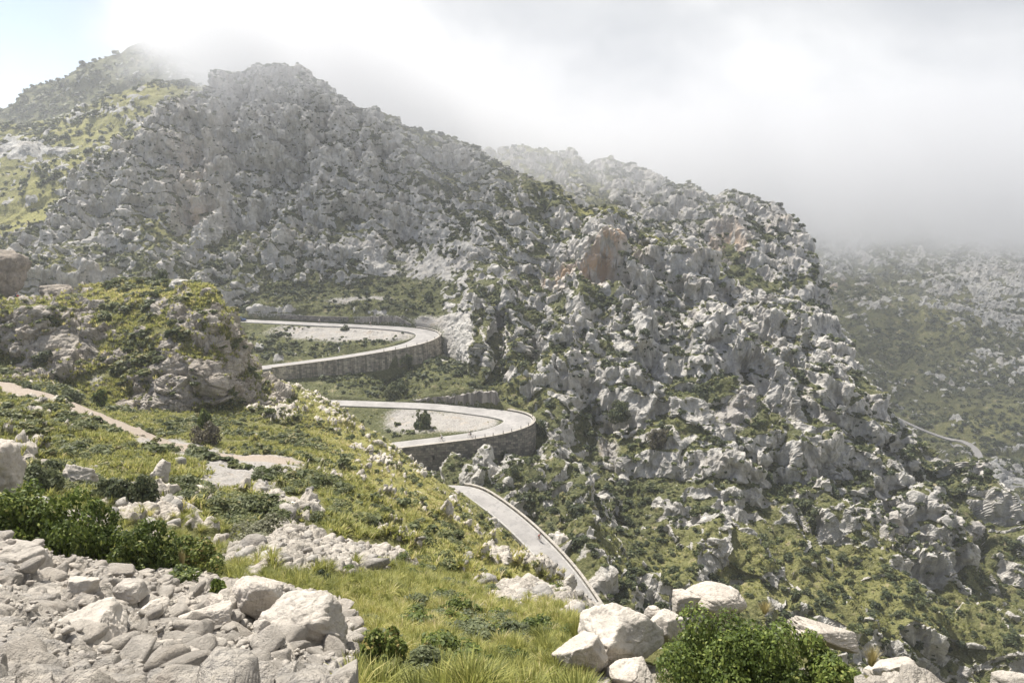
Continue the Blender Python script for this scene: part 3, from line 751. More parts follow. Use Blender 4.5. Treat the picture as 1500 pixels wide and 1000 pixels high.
def wall_mat(name, lo, hi, courses):
    m, nt, b = new_mat(name, 0.95, 0.1)
    pos = worldpos(nt)
    uv = nt.n.new('ShaderNodeUVMap').outputs[0]
    s = nt.noise(nt.scale(uv, (1.0, 0.06, 1)), 0.75, 5, 0.65)
    n = nt.noise(pos, 1.3, 6, 0.7)
    c = nt.mix(nt.maprange(s, 0.40, 0.60) if not courses == 2 else nt.maprange(n, 0.35, 0.65), (*lo, 1), (*hi, 1))
    c = nt.mix(nt.maprange(n, 0.5, 0.72, 0, 0.55), c, tuple(0.45 * x for x in lo))
    h = n
    if courses:
        br = nt.n.new('ShaderNodeTexBrick'); br.inputs['Scale'].default_value = 1.0
        br.inputs['Brick Width'].default_value = 1.1; br.inputs['Row Height'].default_value = 0.6; br.inputs['Mortar Size'].default_value = 0.045
        br.inputs['Color1'].default_value = (0.6, 0.6, 0.6, 1); br.inputs['Color2'].default_value = (1.5, 1.42, 1.3, 1); br.inputs['Mortar'].default_value = (0.62, 0.6, 0.58, 1)
        wv = nt.n.new('ShaderNodeVectorMath'); wv.operation = 'MULTIPLY_ADD'
        nt.link(nt.noise(uv, 1.6, 3, out='Color'), wv.inputs[0]); wv.inputs[1].default_value = (0.35, 0.25, 0); nt.link(uv, wv.inputs[2])
        nt.link(wv.outputs[0], br.inputs['Vector'])
        c = nt.mix(1.0, c, br.outputs[0], 'MULTIPLY')
        h = nt.math('ADD', n, nt.math('MULTIPLY', nt.math('SUBTRACT', 1.0, br.outputs[1]), 0.6))
    nt.link(c, b.inputs['Base Color']); nt.link(nt.bump(h, 0.12), b.inputs['Normal'])
    return m
M_WALL_PALE = wall_mat('pale_retaining_wall', (0.19, 0.178, 0.16), (0.38, 0.355, 0.315), True)
M_WALL_DARK = wall_mat('dark_masonry_wall', (0.12, 0.117, 0.113), (0.24, 0.232, 0.22), 2)
M_WALL_ROCK = wall_mat('cut_rock_wall', (0.13, 0.122, 0.115), (0.29, 0.27, 0.245), False)

def side_normals(Q):
    t = np.gradient(Q[:, :2], axis=0); t /= np.linalg.norm(t, axis=1, keepdims=True)
    return np.stack([-t[:, 1], t[:, 0]], 1)          # left of travel

def strip(name, Q, offs, dz, mat, closed=True, uvw=True, uneven=0.0):
    """Ribbon along Q whose cross-section is the list offs/dz; (n,k) arrays allowed. Closed = a solid bar."""
    n = len(Q); L = side_normals(Q)
    offs = np.broadcast_to(np.asarray(offs, float), (n, np.shape(offs)[-1])); dz = np.broadcast_to(np.asarray(dz, float), offs.shape)
    k = offs.shape[1]
    V = np.concatenate([Q[:, None, :2] + L[:, None, :] * offs[..., None], (Q[:, 2:3] + dz)[..., None]], -1)
    if uneven:
        for ax_ in range(3):
            V[..., ax_] += (fbm(V.reshape(-1, 3).astype(f32) / (1.4 if ax_ == 2 else 2.2) + 13.0 * ax_, 4) * uneven * (1.0 if ax_ == 2 else 1.3)).reshape(n, k)
    i = np.arange(n * k).reshape(n, k)
    j = np.concatenate([i, i[:, :1]], 1) if closed else i
    faces = np.stack([j[:-1, :-1], j[:-1, 1:], j[1:, 1:], j[1:, :-1]], -1).reshape(-1, 4)
    fl = [faces]
    if closed:
        fl += [i[0][::-1][None], i[-1][None]]
    me = mesh_np(name, V.reshape(-1, 3), fl)
    d = np.concatenate([[0], np.cumsum(np.linalg.norm(np.diff(Q[:, :2], axis=0), axis=1))])
    uv = np.stack([np.repeat(d, k), V[..., 2].ravel() + offs.ravel()], 1).astype(f32)
    li = np.zeros(len(me.loops), np.int32); me.loops.foreach_get('vertex_index', li)
    me.uv_layers.new(name='UVMap').data.foreach_set('uv', uv[li].ravel())
    if mat: me.materials.append(mat)
    return me

def add_road(name, R, edge=True, mat=None):
    Q, hw, s = R
    h = hw[:, None]
    offs = np.concatenate([h, h, h * 0.5, 0 * h, -h * 0.5, -h, -h], 1)
    dz = np.array([-0.7, 0, 0.03, 0.05, 0.03, 0, -0.7])
    o = obj(name, strip(name, Q, offs, np.broadcast_to(dz, offs.shape), mat or M_ROAD))
    tag(o, kind='structure')
    if edge:
        for sgn in (1, -1):
            e = h * sgn - 0.28 * sgn
            ln = obj('road_edge_line', strip('road_edge_line', Q, np.concatenate([e + 0.07, e - 0.07], 1), np.array([0.016, 0.016]), M_LINE, closed=False))
            tag(ln, kind='structure')
    return o
add_road('road', UPPER); add_road('road', LOWER); add_road('road', DOWN)
add_road('road', LEFT, False); add_road('road', FARROAD, False)

def px_of(Q): return proj(Q)[0]

def wall(R, i0, i1, side, gap, thick, top, depth, mat, label, name='retaining_wall', coping=None, uneven=0.0, kind_cat='wall'):
    """Solid wall beside road indices i0..i1: top above the road, depth below it (arrays over the run)."""
    Q, hw, s = R
    q = Q[i0:i1]; h = hw[i0:i1, None]; n = len(q)
    t = np.broadcast_to(np.asarray(top, float), (n,))[:, None]; dp = np.broadcast_to(np.asarray(depth, float), (n,))[:, None]
    a, b = (h + gap) * side, (h + gap + thick) * side
    batter = dp * 0.06 * side
    mid = 12 if uneven > .3 else 4
    fr = [b + batter * (1 - k / mid) for k in range(mid + 1)]
    fz = [-dp + (dp + t) * k / mid for k in range(mid + 1)]
    offs = np.concatenate(fr + [a, a], 1); dz = np.concatenate(fz + [t, -dp], 1)
    o = obj(name, strip(name, q, offs, dz, mat, uneven=uneven))
    tag(o, label, kind_cat)
    if coping:
        obj('coping', strip('coping', q, np.concatenate([a - 0.06 * side, b + 0.09 * side, b + 0.09 * side, a - 0.06 * side], 1),
                            np.concatenate([t + 0.003, t + 0.003, t + coping, t + coping], 1), M_COPE), parent=o)
    return o

pu, pl, pd_ = px_of(UPPER[0]), px_of(LOWER[0]), px_of(DOWN[0])
au, al = int(pu.argmax()), int(pl.argmax())
nU, nL = len(pu), len(pl)
endU = au + int(np.argmin(np.abs(pu[au:] - 396)))
tt = np.linspace(0, 1, endU - (au - 22))
w_up = wall(UPPER, au - 22, endU, 1, 0.05, 0.6, 0.32, np.interp(tt, [0, .12, .4, .75, 1], [5.5, 7.5, 6.6, 5.2, 3.4]), M_WALL_PALE,
            'long pale stained retaining wall curving under the upper hairpin bend', coping=0.16)
endL = al + int(np.argmin(np.abs(pl[al:] - 520)))
tt = np.linspace(0, 1, endL - (al - 22))
w_low = wall(LOWER, al - 22, endL, 1, 0.05, 0.6, 0.32, np.interp(tt, [0, .12, .4, .75, 1], [6, 8.5, 10, 10, 9]), M_WALL_DARK,
             'tall dark masonry retaining wall holding up the lower hairpin bend', coping=0.16)
# a drain hole near the left end of the lower wall
k = al + int(np.argmin(np.abs(pl[al:] - 634)))
dq = LOWER[0][k]; dn = side_normals(LOWER[0])[k]; oo = LOWER[1][k] + 0.05 + 0.6
bmh = bmesh.new(); bmesh.ops.create_cube(bmh, size=1.0); me = bpy.data.meshes.new('drain_hole'); bmh.to_mesh(me); bmh.free()
dr = obj('drain_hole', me, plain('drain_dark', (0.01, 0.01, 0.01)), w_low)
dr.location = (dq[0] + dn[0] * (oo + 0.18), dq[1] + dn[1] * (oo + 0.18), dq[2] - 3.0); dr.scale = (0.55, 0.5, 1.0)
# walls behind the far legs
i0 = int(np.argmin(np.abs(pu[:au] - 404))); i1 = int(np.argmin(np.abs(pu[:au] - 506)))
wall(UPPER, i0, i1, 1, 0.9, 0.6, np.linspace(2.1, 2.5, i1 - i0), 0.8, M_WALL_DARK, 'low grey wall behind the far leg of the upper hairpin, left of the gap', uneven=0.05)
j1 = au - 24
tt = np.linspace(0, 1, j1 - i1 - 4)
wall(UPPER, i1 + 4, j1, 1, 0.9, 0.7, np.interp(tt, [0, .3, .75, 1], [1.4, 3.2, 3.4, 1.0]), 0.8, M_WALL_ROCK, 'dark cut rock wall behind the upper hairpin, curving round to the bend', name='rock_wall', uneven=0.5)
i0 = int(np.argmin(np.abs(pl[:al] - 596))); i1 = int(np.argmin(np.abs(pl[:al] - 722)))
tt = np.linspace(0, 1, i1 - i0)
wall(LOWER, i0, i1, 1, 0.9, 1.2, np.interp(tt, [0, .4, .8, .95, 1], [0.4, 1.9, 4.4, 5.0, 3.4]), 0.8, M_WALL_ROCK, 'dark rock cutting wall rising above the lower hairpin road', name='rock_wall', uneven=1.1)
# parapet down the right of the descending road
i0 = int(np.argmin(np.abs(pd_ - 668))); i1 = len(pd_) - 1
wall(DOWN, i0, i1, 1, 0.02, 0.42, 0.42, 2.5, M_WALL_PALE, 'low tan parapet edging the right side of the descending road', name='parapet_wall', coping=0.10)
k0 = int(np.argmin(np.abs(px_of(LEFT[0]) + 150))); k1 = int(np.argmin(np.abs(px_of(LEFT[0]) - 88)))
wall(LEFT, k0, k1, -1, 0.05, 0.35, 0.40, 1.6, M_WALL_PALE, 'pale low parapet of the road behind the outcrop at left', name='parapet_wall')

# iron guard posts on the hairpin parapets
def post_mesh():
    bm = bmesh.new()
    bmesh.ops.create_cone(bm, cap_ends=True, segments=10, radius1=0.085, radius2=0.07, depth=0.7, matrix=Matrix.Translation((0, 0, 0.35)))
    bmesh.ops.create_uvsphere(bm, u_segments=10, v_segments=6, radius=0.082, matrix=Matrix.Translation((0, 0, 0.70)))
    bmesh.ops.create_cone(bm, cap_ends=True, segments=10, radius1=0.15, radius2=0.13, depth=0.08, matrix=Matrix.Translation((0, 0, 0.04)))
    me = bpy.data.meshes.new('guard_post'); bm.to_mesh(me); bm.free()
    return me
PM = post_mesh(); M_POST = plain('weathered_post', (0.10, 0.085, 0.07), 0.8)
def posts(R, a, b, n, lab, grp):
    Q, hw, s = R; L = side_normals(Q)
    for k in np.linspace(a, b, n).astype(int):
        q = Q[k]; o_ = hw[k] + 0.35
        o = obj('guard_post', PM, M_POST if not PM.materials else None, loc=(q[0] + L[k, 0] * o_, q[1] + L[k, 1] * o_, q[2] + 0.475))
        tag(o, lab, 'post', grp)
posts(LOWER, al - 4, al + int(np.argmin(np.abs(pl[al:] - 694))), 9, 'short dark guard post on the lower hairpin parapet', 'guard posts on the lower hairpin')
posts(UPPER, au - 4, au + int(np.argmin(np.abs(pu[au:] - 560))), 8, 'short dark guard post on the upper hairpin parapet', 'guard posts on the upper hairpin')
# ------------------------------------------------------------------ leaf clumps, tussocks, stones
def sphere_dirs(n, rng):
    v = rng.normal(size=(n, 3)); return v / np.linalg.norm(v, axis=1, keepdims=True)

def quads_at(c, nrm, size, rng, aspect=1.7):
    """Leaf quads centred at c facing nrm: (n,4,3)."""
    n = len(c)
    a = np.cross(nrm, sphere_dirs(n, rng)); a /= np.maximum(np.linalg.norm(a, axis=1, keepdims=True), 1e-6)
    b = np.cross(nrm, a)
    s = np.broadcast_to(np.asarray(size, float), (n,))[:, None]
    l, w = a * s * 0.5 * aspect, b * s * 0.5
    return np.stack([c - l, c + w * 1.0 - l * 0.1, c + l, c - w * 1.0 - l * 0.1], 1)

def bush_arrays(seed, n, leaf, blobs=9, rad=0.42, squash=0.8, up=0.35, jit=0.75, lobes=0):
    """Leaves of a bush about 2 wide and 2*squash high standing on z=0: verts (n,4,3), tone (n,4)."""
    rng = np.random.default_rng(seed)
    bc = sphere_dirs(blobs, rng) * (rng.random((blobs, 1)) ** 0.5) * 0.62
    bc[:, 2] = np.abs(bc[:, 2]) * 0.95 - 0.05
    if lobes:                                   # sub-clumps sit on a few uneven lobes
        lc = sphere_dirs(lobes, rng) * rng.uniform(.35, .72, (lobes, 1)); lc[:, 2] = np.abs(lc[:, 2]) * rng.uniform(.3, 1.0, lobes)
        lr = rng.uniform(.20, .42, lobes); li = rng.integers(0, lobes, blobs)
        bc = lc[li] + sphere_dirs(blobs, rng) * lr[li][:, None]; bc[:, 2] = np.maximum(bc[:, 2], -.15)
    br = rad * (0.65 + 0.6 * rng.random(blobs))
    k = rng.choice(blobs, n, p=br ** 2 / (br ** 2).sum())
    d = sphere_dirs(n, rng); d[:, 2] = np.where(rng.random(n) < 0.7, np.abs(d[:, 2]), d[:, 2])
    c = bc[k] + d * (br[k] * (0.72 + 0.36 * rng.random(n)))[:, None]
    c[:, 2] = np.maximum(c[:, 2] + 0.30, 0.02)
    nr = d + np.array([0, 0, up]) + sphere_dirs(n, rng) * jit
    nr /= np.linalg.norm(nr, axis=1, keepdims=True)
    q = quads_at(c, nr, leaf * (0.7 + 0.6 * rng.random(n)), rng)
    q[..., 2] *= squash
    tone = np.clip(0.45 + 0.22 * rng.normal(size=n) + 0.25 * (rng.random(blobs)[k] - 0.5), 0, 1)
    return q, np.repeat(tone[:, None], 4, 1)

def tuft_arrays(seed, n, w=0.045, spread=0.75, droop=0.55):
    """Grass blades fountaining from z=0, about 1 high: (n*2 quads): verts (m,4,3), tone."""
    rng = np.random.default_rng(seed)
    az = rng.random(n) * 2 * math.pi; lean = spread * (0.15 + 0.85 * rng.random(n)); ln = 0.6 + 0.5 * rng.random(n)
    d = np.stack([np.cos(az), np.sin(az), 0 * az], 1); sd = np.stack([-np.sin(az), np.cos(az), 0 * az], 1)
    root = d * (0.16 * rng.random(n))[:, None]
    def at(t):
        out = lean * t * ln; z = ln * t * (1 - droop * lean * t)
        return root + d * out[:, None] + np.stack([0 * z, 0 * z, z], 1)
    p0, p1, p2 = at(0.0), at(0.55), at(1.0)
    ww = (w * (0.7 + 0.6 * rng.random(n)))[:, None]
    q1 = np.stack([p0 - sd * ww, p0 + sd * ww, p1 + sd * ww * 0.8, p1 - sd * ww * 0.8], 1)
    q2 = np.stack([p1 - sd * ww * 0.8, p1 + sd * ww * 0.8, p2 + sd * ww * 0.12, p2 - sd * ww * 0.12], 1)
    tone = np.clip(0.5 + 0.2 * rng.normal(size=n), 0, 1)
    return np.concatenate([q1, q2]), np.concatenate([np.repeat(tone[:, None], 4, 1)] * 2)

def quad_mesh(name, q, tone, mat, smooth=False):
    me = mesh_np(name, q.reshape(-1, 3), np.arange(len(q) * 4).reshape(-1, 4), smooth)
    vattr(me, 'tone', tone.ravel()); me.materials.append(mat)
    return me

def scatter_mesh(name, P, S, rot, variants, tones, mat, sz=None, tn=None, lean=None):
    """One mesh of many plants: positions P, sizes S, turns rot, per-plant tone shift tn."""
    n = len(P); pick = RNG.integers(0, len(variants), n)
    qs, ts = [], []
    for v, (q, t) in enumerate(variants):
        idx = np.nonzero(pick == v)[0]
        if not len(idx): continue
        c, s = np.cos(rot[idx]), np.sin(rot[idx])
        x = q[None, ..., 0] * c[:, None, None] - q[None, ..., 1] * s[:, None, None]
        y = q[None, ..., 0] * s[:, None, None] + q[None, ..., 1] * c[:, None, None]
        z = np.broadcast_to(q[None, ..., 2], x.shape)
        V = np.stack([x, y, z * (sz[idx][:, None, None] if sz is not None else 1)], -1) * S[idx][:, None, None, None] + P[idx][:, None, None, :]
        T = np.broadcast_to(t[None], x.shape) + (tn[idx][:, None, None] if tn is not None else 0)
        qs.append(V.reshape(-1, 4, 3).astype(f32)); ts.append(T.reshape(-1, 4).astype(f32))
    o = obj(name, quad_mesh(name, np.concatenate(qs), np.clip(np.concatenate(ts), 0, 1), mat))
    return tag(o, kind='stuff')

# which land vertices the camera can see (coarse depth buffer)
ZW, ZH, ZC = 380, 260, 5.0
zbuf = np.full(ZW * ZH, 1e9)
for S_ in SHEETS.values():
    P_ = S_['P'].reshape(-1, 3); a_ = ((S_['px'].ravel() + 200) / ZC).astype(int); b_ = ((S_['py'].ravel() + 100) / ZC).astype(int)
    ok_ = (a_ >= 0) & (a_ < ZW) & (b_ >= 0) & (b_ < ZH) & (P_[:, 1] > 1)
    np.minimum.at(zbuf, b_[ok_] * ZW + a_[ok_], P_[ok_, 1])
def seen(P, tol):
    x, y = proj(P)
    a, b = np.clip(((x + 200) / ZC).astype(int), 0, ZW - 1), np.clip(((y + 100) / ZC).astype(int), 0, ZH - 1)
    return P[:, 1] < zbuf[b * ZW + a] * (1 + tol) + 1.5

def sample(name, n, weight, clear=0.35, tol=0.05, pxlim=(-60, 1560)):
    """n random points of a sheet with density area*weight(S): (P, normal, row/col index)."""
    S = SHEETS[name]; P = S['P']
    a = np.linalg.norm(np.cross(P[1:, :-1] - P[:-1, :-1], P[:-1, 1:] - P[:-1, :-1]), axis=-1)
    w_ = a * np.clip(weight(S)[:-1, :-1], 0, None) * (S['prot'][:-1, :-1] < clear) * (S['px'][:-1, :-1] > pxlim[0]) * (S['px'][:-1, :-1] < pxlim[1])
    v = seen(P[:-1, :-1].reshape(-1, 3), tol) & (S['py'][:-1, :-1].ravel() < 1080)
    w_ = w_.ravel() * v
    if w_.sum() <= 0: return np.zeros((0, 3)), None, None
    k = RNG.choice(len(w_), n, p=w_ / w_.sum())
    r, c = np.divmod(k, P.shape[1] - 1)
    u, t = RNG.random((2, n, 1))
    pts = P[r, c] * (1 - u) * (1 - t) + P[r, c + 1] * u * (1 - t) + P[r + 1, c] * (1 - u) * t + P[r + 1, c + 1] * u * t
    return pts, (r, c), S

def patchy(S, scale, off):
    P = S['P']; return fbm(P.reshape(-1, 3) / scale + off, 3).reshape(P.shape[:2])

SHRUB_V = [bush_arrays(100 + i, 64, 0.42, 6, 0.44, 0.85) for i in range(7)]
SHRUB_BIG = [bush_arrays(140 + i, 300, 0.20, 11, 0.40, 0.9) for i in range(5)]
FAR_V = [bush_arrays(180 + i, 26, 0.62, 5, 0.45, 0.85) for i in range(6)]
TUFT_V = [tuft_arrays(200 + i, 20, 0.052, 0.9, 0.65) for i in range(6)]
TUFT_NEAR = [tuft_arrays(220 + i, 90, 0.014, 0.95, 0.75) for i in range(6)]

def split_big(P, size, n=300):
    """Indices that show largest (first n) and the rest."""
    o = np.argsort(-(size / np.maximum(P[:, 1], 1)))
    return o[:n], o[n:]

BIG_ME = [quad_mesh('shrub', q, t, M_SCRUB) for q, t in SHRUB_BIG]
def shrub_things(P, size, label, group, name='shrub', meshes=None, sink=0.12):
    for k in range(len(P)):
        o = obj(name, (meshes or BIG_ME)[k % len(meshes or BIG_ME)], loc=(P[k, 0], P[k, 1], P[k, 2] - size[k] * sink))
        s = size[k]
        o.scale = (s, s, s * RNG.uniform(0.75, 1.15)); o.rotation_euler = (0, 0, RNG.uniform(0, 6.28))
        tag(o, label, 'shrub', group)

# scrub on the mountain
def w_mount(S):
    n = patchy(S, 16.0, 3.3)
    return (np.clip(1.15 - S['rk'], 0.10, 1.1) * np.clip(0.55 + 1.5 * n, 0.08, 2) * np.clip(1 - 1.2 * S['pt']['scree'], 0, 1) * np.clip(1.1 - 0.9 * S['pt']['yellow'], 0.2, 1)
            * np.clip(1 - 1.1 * np.maximum(S['pt']['stain'], 0), 0, 1))
P1, ix, S = sample('mountain', 19000, w_mount)
z1 = np.exp(RNG.normal(-0.42, 0.45, len(P1))).clip(0.25, 2.2)
P2, ix, S = sample('mountain_ridge', 1500, w_mount); z2 = np.exp(RNG.normal(0.05, 0.4, len(P2))).clip(0.4, 2.4)
PP = np.concatenate([P1, P2]); zz = np.concatenate([z1, z2])
a, b = split_big(PP, zz, 300)
shrub_things(PP[a], zz[a], 'dark green shrub growing among the rocks of the big mountainside', 'shrubs on the mountainside')
gn_ = fbm(PP[b].astype(f32) / 30.0 + 4, 3) + RNG.normal(0, .25, len(b)) + np.where(PP[b][:, 1] < 190, .2, -.05)
for nm_, q_, mt_ in (('dark_scrub', b[gn_ <= 0.05], M_SCRUB), ('green_scrub', b[gn_ > 0.05], M_GREEN_SCRUB)):
    scatter_mesh(nm_, PP[q_] - np.array([0, 0, 0.15]) * zz[q_][:, None], zz[q_], RNG.random(len(q_)) * 6.28, SHRUB_V, None, mt_, RNG.uniform(0.7, 1.2, len(q_)), RNG.normal(0, 0.16, len(q_)))
Ps, (r_, c_), S = sample('mountain', 9000, lambda S: np.clip(1.0 - S['rk'], 0, 1) ** 1.5 * np.clip(.6 + 1.2 * patchy(S, 8., 2.), .1, 2) * np.clip(1 - 1.2 * S['pt']['scree'], 0, 1) * (S['P'][..., 1] < 290) * (0.4 + S['pt']['yellow']))
zs = RNG.uniform(0.35, 0.8, len(Ps)); ys = S['pt']['yellow'][r_, c_]
scatter_mesh('slope_grass', Ps, zs, RNG.random(len(Ps)) * 6.28, TUFT_V, None, M_GRASS, None, (ys - 0.75) * 0.45 + RNG.normal(0, 0.17, len(Ps)))
P3, ix, S = sample('far_mountain', 4200, lambda S: np.clip(1.2 - S['rk'], 0.15, 1) * np.clip(0.5 + 1.6 * patchy(S, 40., 8.), 0.1, 2) / np.maximum(S['P'][..., 1] / 400, 1))
z3 = np.exp(RNG.normal(0.55, 0.4, len(P3))).clip(0.8, 4)
P4, ix, S = sample('grassy_hill', 900, lambda S: np.clip(1.0 - S['rk'], 0.2, 1) * np.clip(0.4 + 1.6 * patchy(S, 40., 8.), 0.05, 2))
z4 = np.exp(RNG.normal(0.4, 0.4, len(P4))).clip(0.8, 3.5)
P5, ix, S = sample('distant_peak', 700, lambda S: 0.6 + 1.2 * patchy(S, 60., 8.)); z5 = np.exp(RNG.normal(0.9, 0.4, len(P5))).clip(1.5, 5)
PF = np.concatenate([P3, P4, P5]); zf = np.concatenate([z3, z4, z5])
scatter_mesh('distant_scrub', PF, zf, RNG.random(len(PF)) * 6.28, FAR_V, None, M_SCRUB, None, RNG.normal(0, 0.15, len(PF)))

# tussock grass and low bushes on the near hillside and the outcrop
def w_grass(S):
    Y = S['P'][..., 1]
    return np.clip(1.0 - S['rk'], 0.0, 1) ** 1.5 * np.clip(0.5 + 1.4 * patchy(S, 5.0, 6.6), 0.1, 2) * np.clip(1 - 1.3 * S['pt']['scree'], 0, 1) / np.maximum(Y / 60.0, 0.35) ** 1.2
Pg, (r, c), S = sample('hillside', 20000, lambda S: w_grass(S) * (S['P'][..., 1] > 26), 0.3)
zg = RNG.uniform(0.26, 0.66, len(Pg)); yg = S['pt']['yellow'][r, c]
Ph, (r2, c2), S2 = sample('rocky_outcrop', 5200, lambda S: np.clip(1.05 - S['rk'], 0.05, 1) * np.clip(0.5 + 1.2 * patchy(S, 4.0, 6.6), 0.1, 2) * np.clip(1 - 0.9 * S['pt']['smooth'], 0.05, 1), 0.3)
zh = RNG.uniform(0.4, 0.95, len(Ph)); yh = S2['pt']['yellow'][r2, c2]
Pa = np.concatenate([Pg, Ph]); za = np.concatenate([zg, zh]); ya = np.concatenate([yg, yh])
scatter_mesh('grass', Pa, za, RNG.random(len(Pa)) * 6.28, TUFT_V, None, M_GRASS, None, (ya - 0.55) * 0.5 + RNG.normal(0, 0.17, len(Pa)))
Pn, (r, c), S = sample('hillside', 3600, lambda S: np.clip(1.0 - S['rk'], 0, 1) ** 1.5 * (S['P'][..., 1] > 3.5) * (S['P'][..., 1] < 30) * ((S['P'][..., 1] > 12.5) | ((S['px'] > 500) & (S['px'] < 860))) * np.clip(0.55 + 1.3 * patchy(S, 1.6, 2.2), 0.05, 2) / np.maximum(S['P'][..., 1] / 12, .5))
zn = RNG.uniform(0.12, 0.36, len(Pn)) * np.where(Pn[:, 1] > 14, 1.35, 1.0); yn = S['pt']['yellow'][r, c]
scatter_mesh('meadow_grass', Pn, zn, RNG.random(len(Pn)) * 6.28, TUFT_NEAR, None, M_GRASS, None, (yn - 0.55) * 0.4 + RNG.normal(0, 0.18, len(Pn)))
Pq, ix, S = sample('hillside', 170, lambda S: np.clip(1.0 - S['rk'], 0, 1) * (S['P'][..., 1] > 6.5) * (S['P'][..., 1] < 26) * (S['px'] > 500) * (S['px'] < 860) * np.clip(0.2 + 2.2 * patchy(S, 2.5, 4.1), 0.0, 2), 0.8)
zq = RNG.uniform(0.16, 0.48, len(Pq))
NEAR_V = [bush_arrays(260 + i, 620, 0.11, 13, 0.38, 0.75) for i in range(4)]
NEAR_ME = [quad_mesh('meadow_shrub', q, t, mt) for (q, t), mt in zip(NEAR_V + NEAR_V[:2], (M_BUSH, M_OLIVE, M_BUSH, M_OLIVE, M_OLIVE, M_BUSH))]
shrub_things(Pq, zq, 'small leafy shrub in the yellow meadow grass below the camera', 'small shrubs of the meadow', 'meadow_shrub', NEAR_ME)
Pb, ix, S = sample('hillside', 2600, lambda S: np.clip(1.05 - S['rk'], 0.05, 1) * np.clip(0.1 + 2.0 * patchy(S, 9.0, 1.1), 0.0, 2) * (S['P'][..., 1] > 26) * np.clip(1.2 - S['pt']['yellow'], .2, 1) / np.maximum(S['P'][..., 1] / 60., .4))
zb = np.exp(RNG.normal(-0.75, 0.35, len(Pb))).clip(0.2, 0.95)
Pc, ix, S = sample('rocky_outcrop', 800, lambda S: np.clip(1.05 - S['rk'], 0.08, 1) * np.clip(0.2 + 1.8 * patchy(S, 7.0, 1.1), 0.02, 2))
zc = np.exp(RNG.normal(-0.45, 0.4, len(Pc))).clip(0.25, 1.3)
PB = np.concatenate([Pb, Pc]); zB = np.concatenate([zb, zc])
a, b = split_big(PB, zB, 260)
LOW_V = [bush_arrays(280 + i, 750, 0.105, 16, 0.34, 0.75, lobes=5) for i in range(5)]
OL_ME = [quad_mesh('low_bush', q, t, M_GREEN_SCRUB) for q, t in LOW_V] + [quad_mesh('low_bush', q, t, M_OLIVE) for q, t in LOW_V[2:]]
shrub_things(PB[a], zB[a], 'low olive green bush between tussocks on the near hillside or outcrop', 'low bushes of the hillside', 'low_bush', OL_ME)
scatter_mesh('undergrowth', PB[b], zB[b], RNG.random(len(b)) * 6.28, SHRUB_V, None, M_GREEN_SCRUB, RNG.uniform(0.6, 1.1, len(b)), RNG.normal(-0.05, 0.18, len(b)))
# ------------------------------------------------------------------ boulders
def ico(sub):
    bm = bmesh.new(); bmesh.ops.create_icosphere(bm, subdivisions=sub, radius=1.0)
    V = np.array([v.co[:] for v in bm.verts]); Fc = np.array([[v.index for v in f.verts] for f in bm.faces]); bm.free()
    return V / np.linalg.norm(V, axis=1, keepdims=True), Fc
ICO = {s: ico(s) for s in (3, 4, 5, 6)}

def boulder_mesh(name, seed, sub=5, planes=15, sharp=16, dims=(1, 1, 0.8), rough=1.0, round_=0.0, bed=0.0, mat=None):
    """A broken stone: the intersection of random half-spaces, chipped and cracked; about dims in half-size."""
    rng = np.random.default_rng(seed)
    D, Fc = ICO[sub]
    n = sphere_dirs(planes, rng); n = np.concatenate([n, np.eye(3), -np.eye(3)])
    d = np.concatenate([rng.uniform(0.52, 1.0, planes), np.full(6, 0.95)])
    c = np.maximum(D @ n.T, 0) / d; sharp *= 1.8
    r = (c ** sharp).sum(1) ** (-1.0 / sharp)
    r = r * (1 - round_) + round_ * 0.9
    V = D * r[:, None]
    q = (V + rng.uniform(0, 60, 3)).astype(f32)
    b1 = blocks(q * np.array([1.5, 1.5, 2.2 + 3 * bed], f32), 0.7); b2 = blocks(q * np.array([4.2, 4.2, 5.5], f32) + 9, 0.8)
    disp = 0.055 * b1 + 0.026 * b2 + 0.05 * fbm(q * 2.2, 4) + 0.016 * fbm(q * 11.0, 3)
    if bed:                                     # bedding grooves
        disp += 0.05 * bed * gnoise(np.stack([q[:, 0] * .6, q[:, 1] * .6, q[:, 2] * 7 + fbm(q * 1.5, 2) * 1.5], -1))
    V = V + D * (disp * rough)[:, None]
    V /= np.abs(V).max(0)
    return mesh_np(name, V * np.asarray(dims), Fc, True) if mat is None else _m(mesh_np(name, V * np.asarray(dims), Fc, True), mat)
def _m(me, mat):
    me.materials.append(mat); return me

def place(name, me, px, py, Y, rot, label, cat='boulder', group=None, off=(0, 0, 0)):
    p = unproj(px, py, Y)
    o = obj(name, me, loc=(p[0] + off[0], p[1] + off[1], p[2] + off[2]))
    o.rotation_euler = rot
    return tag(o, label, cat, group)

def near_Y(px, py, names=('hillside',)):
    return float(hit(list(names), px, py, 4)[0][1])

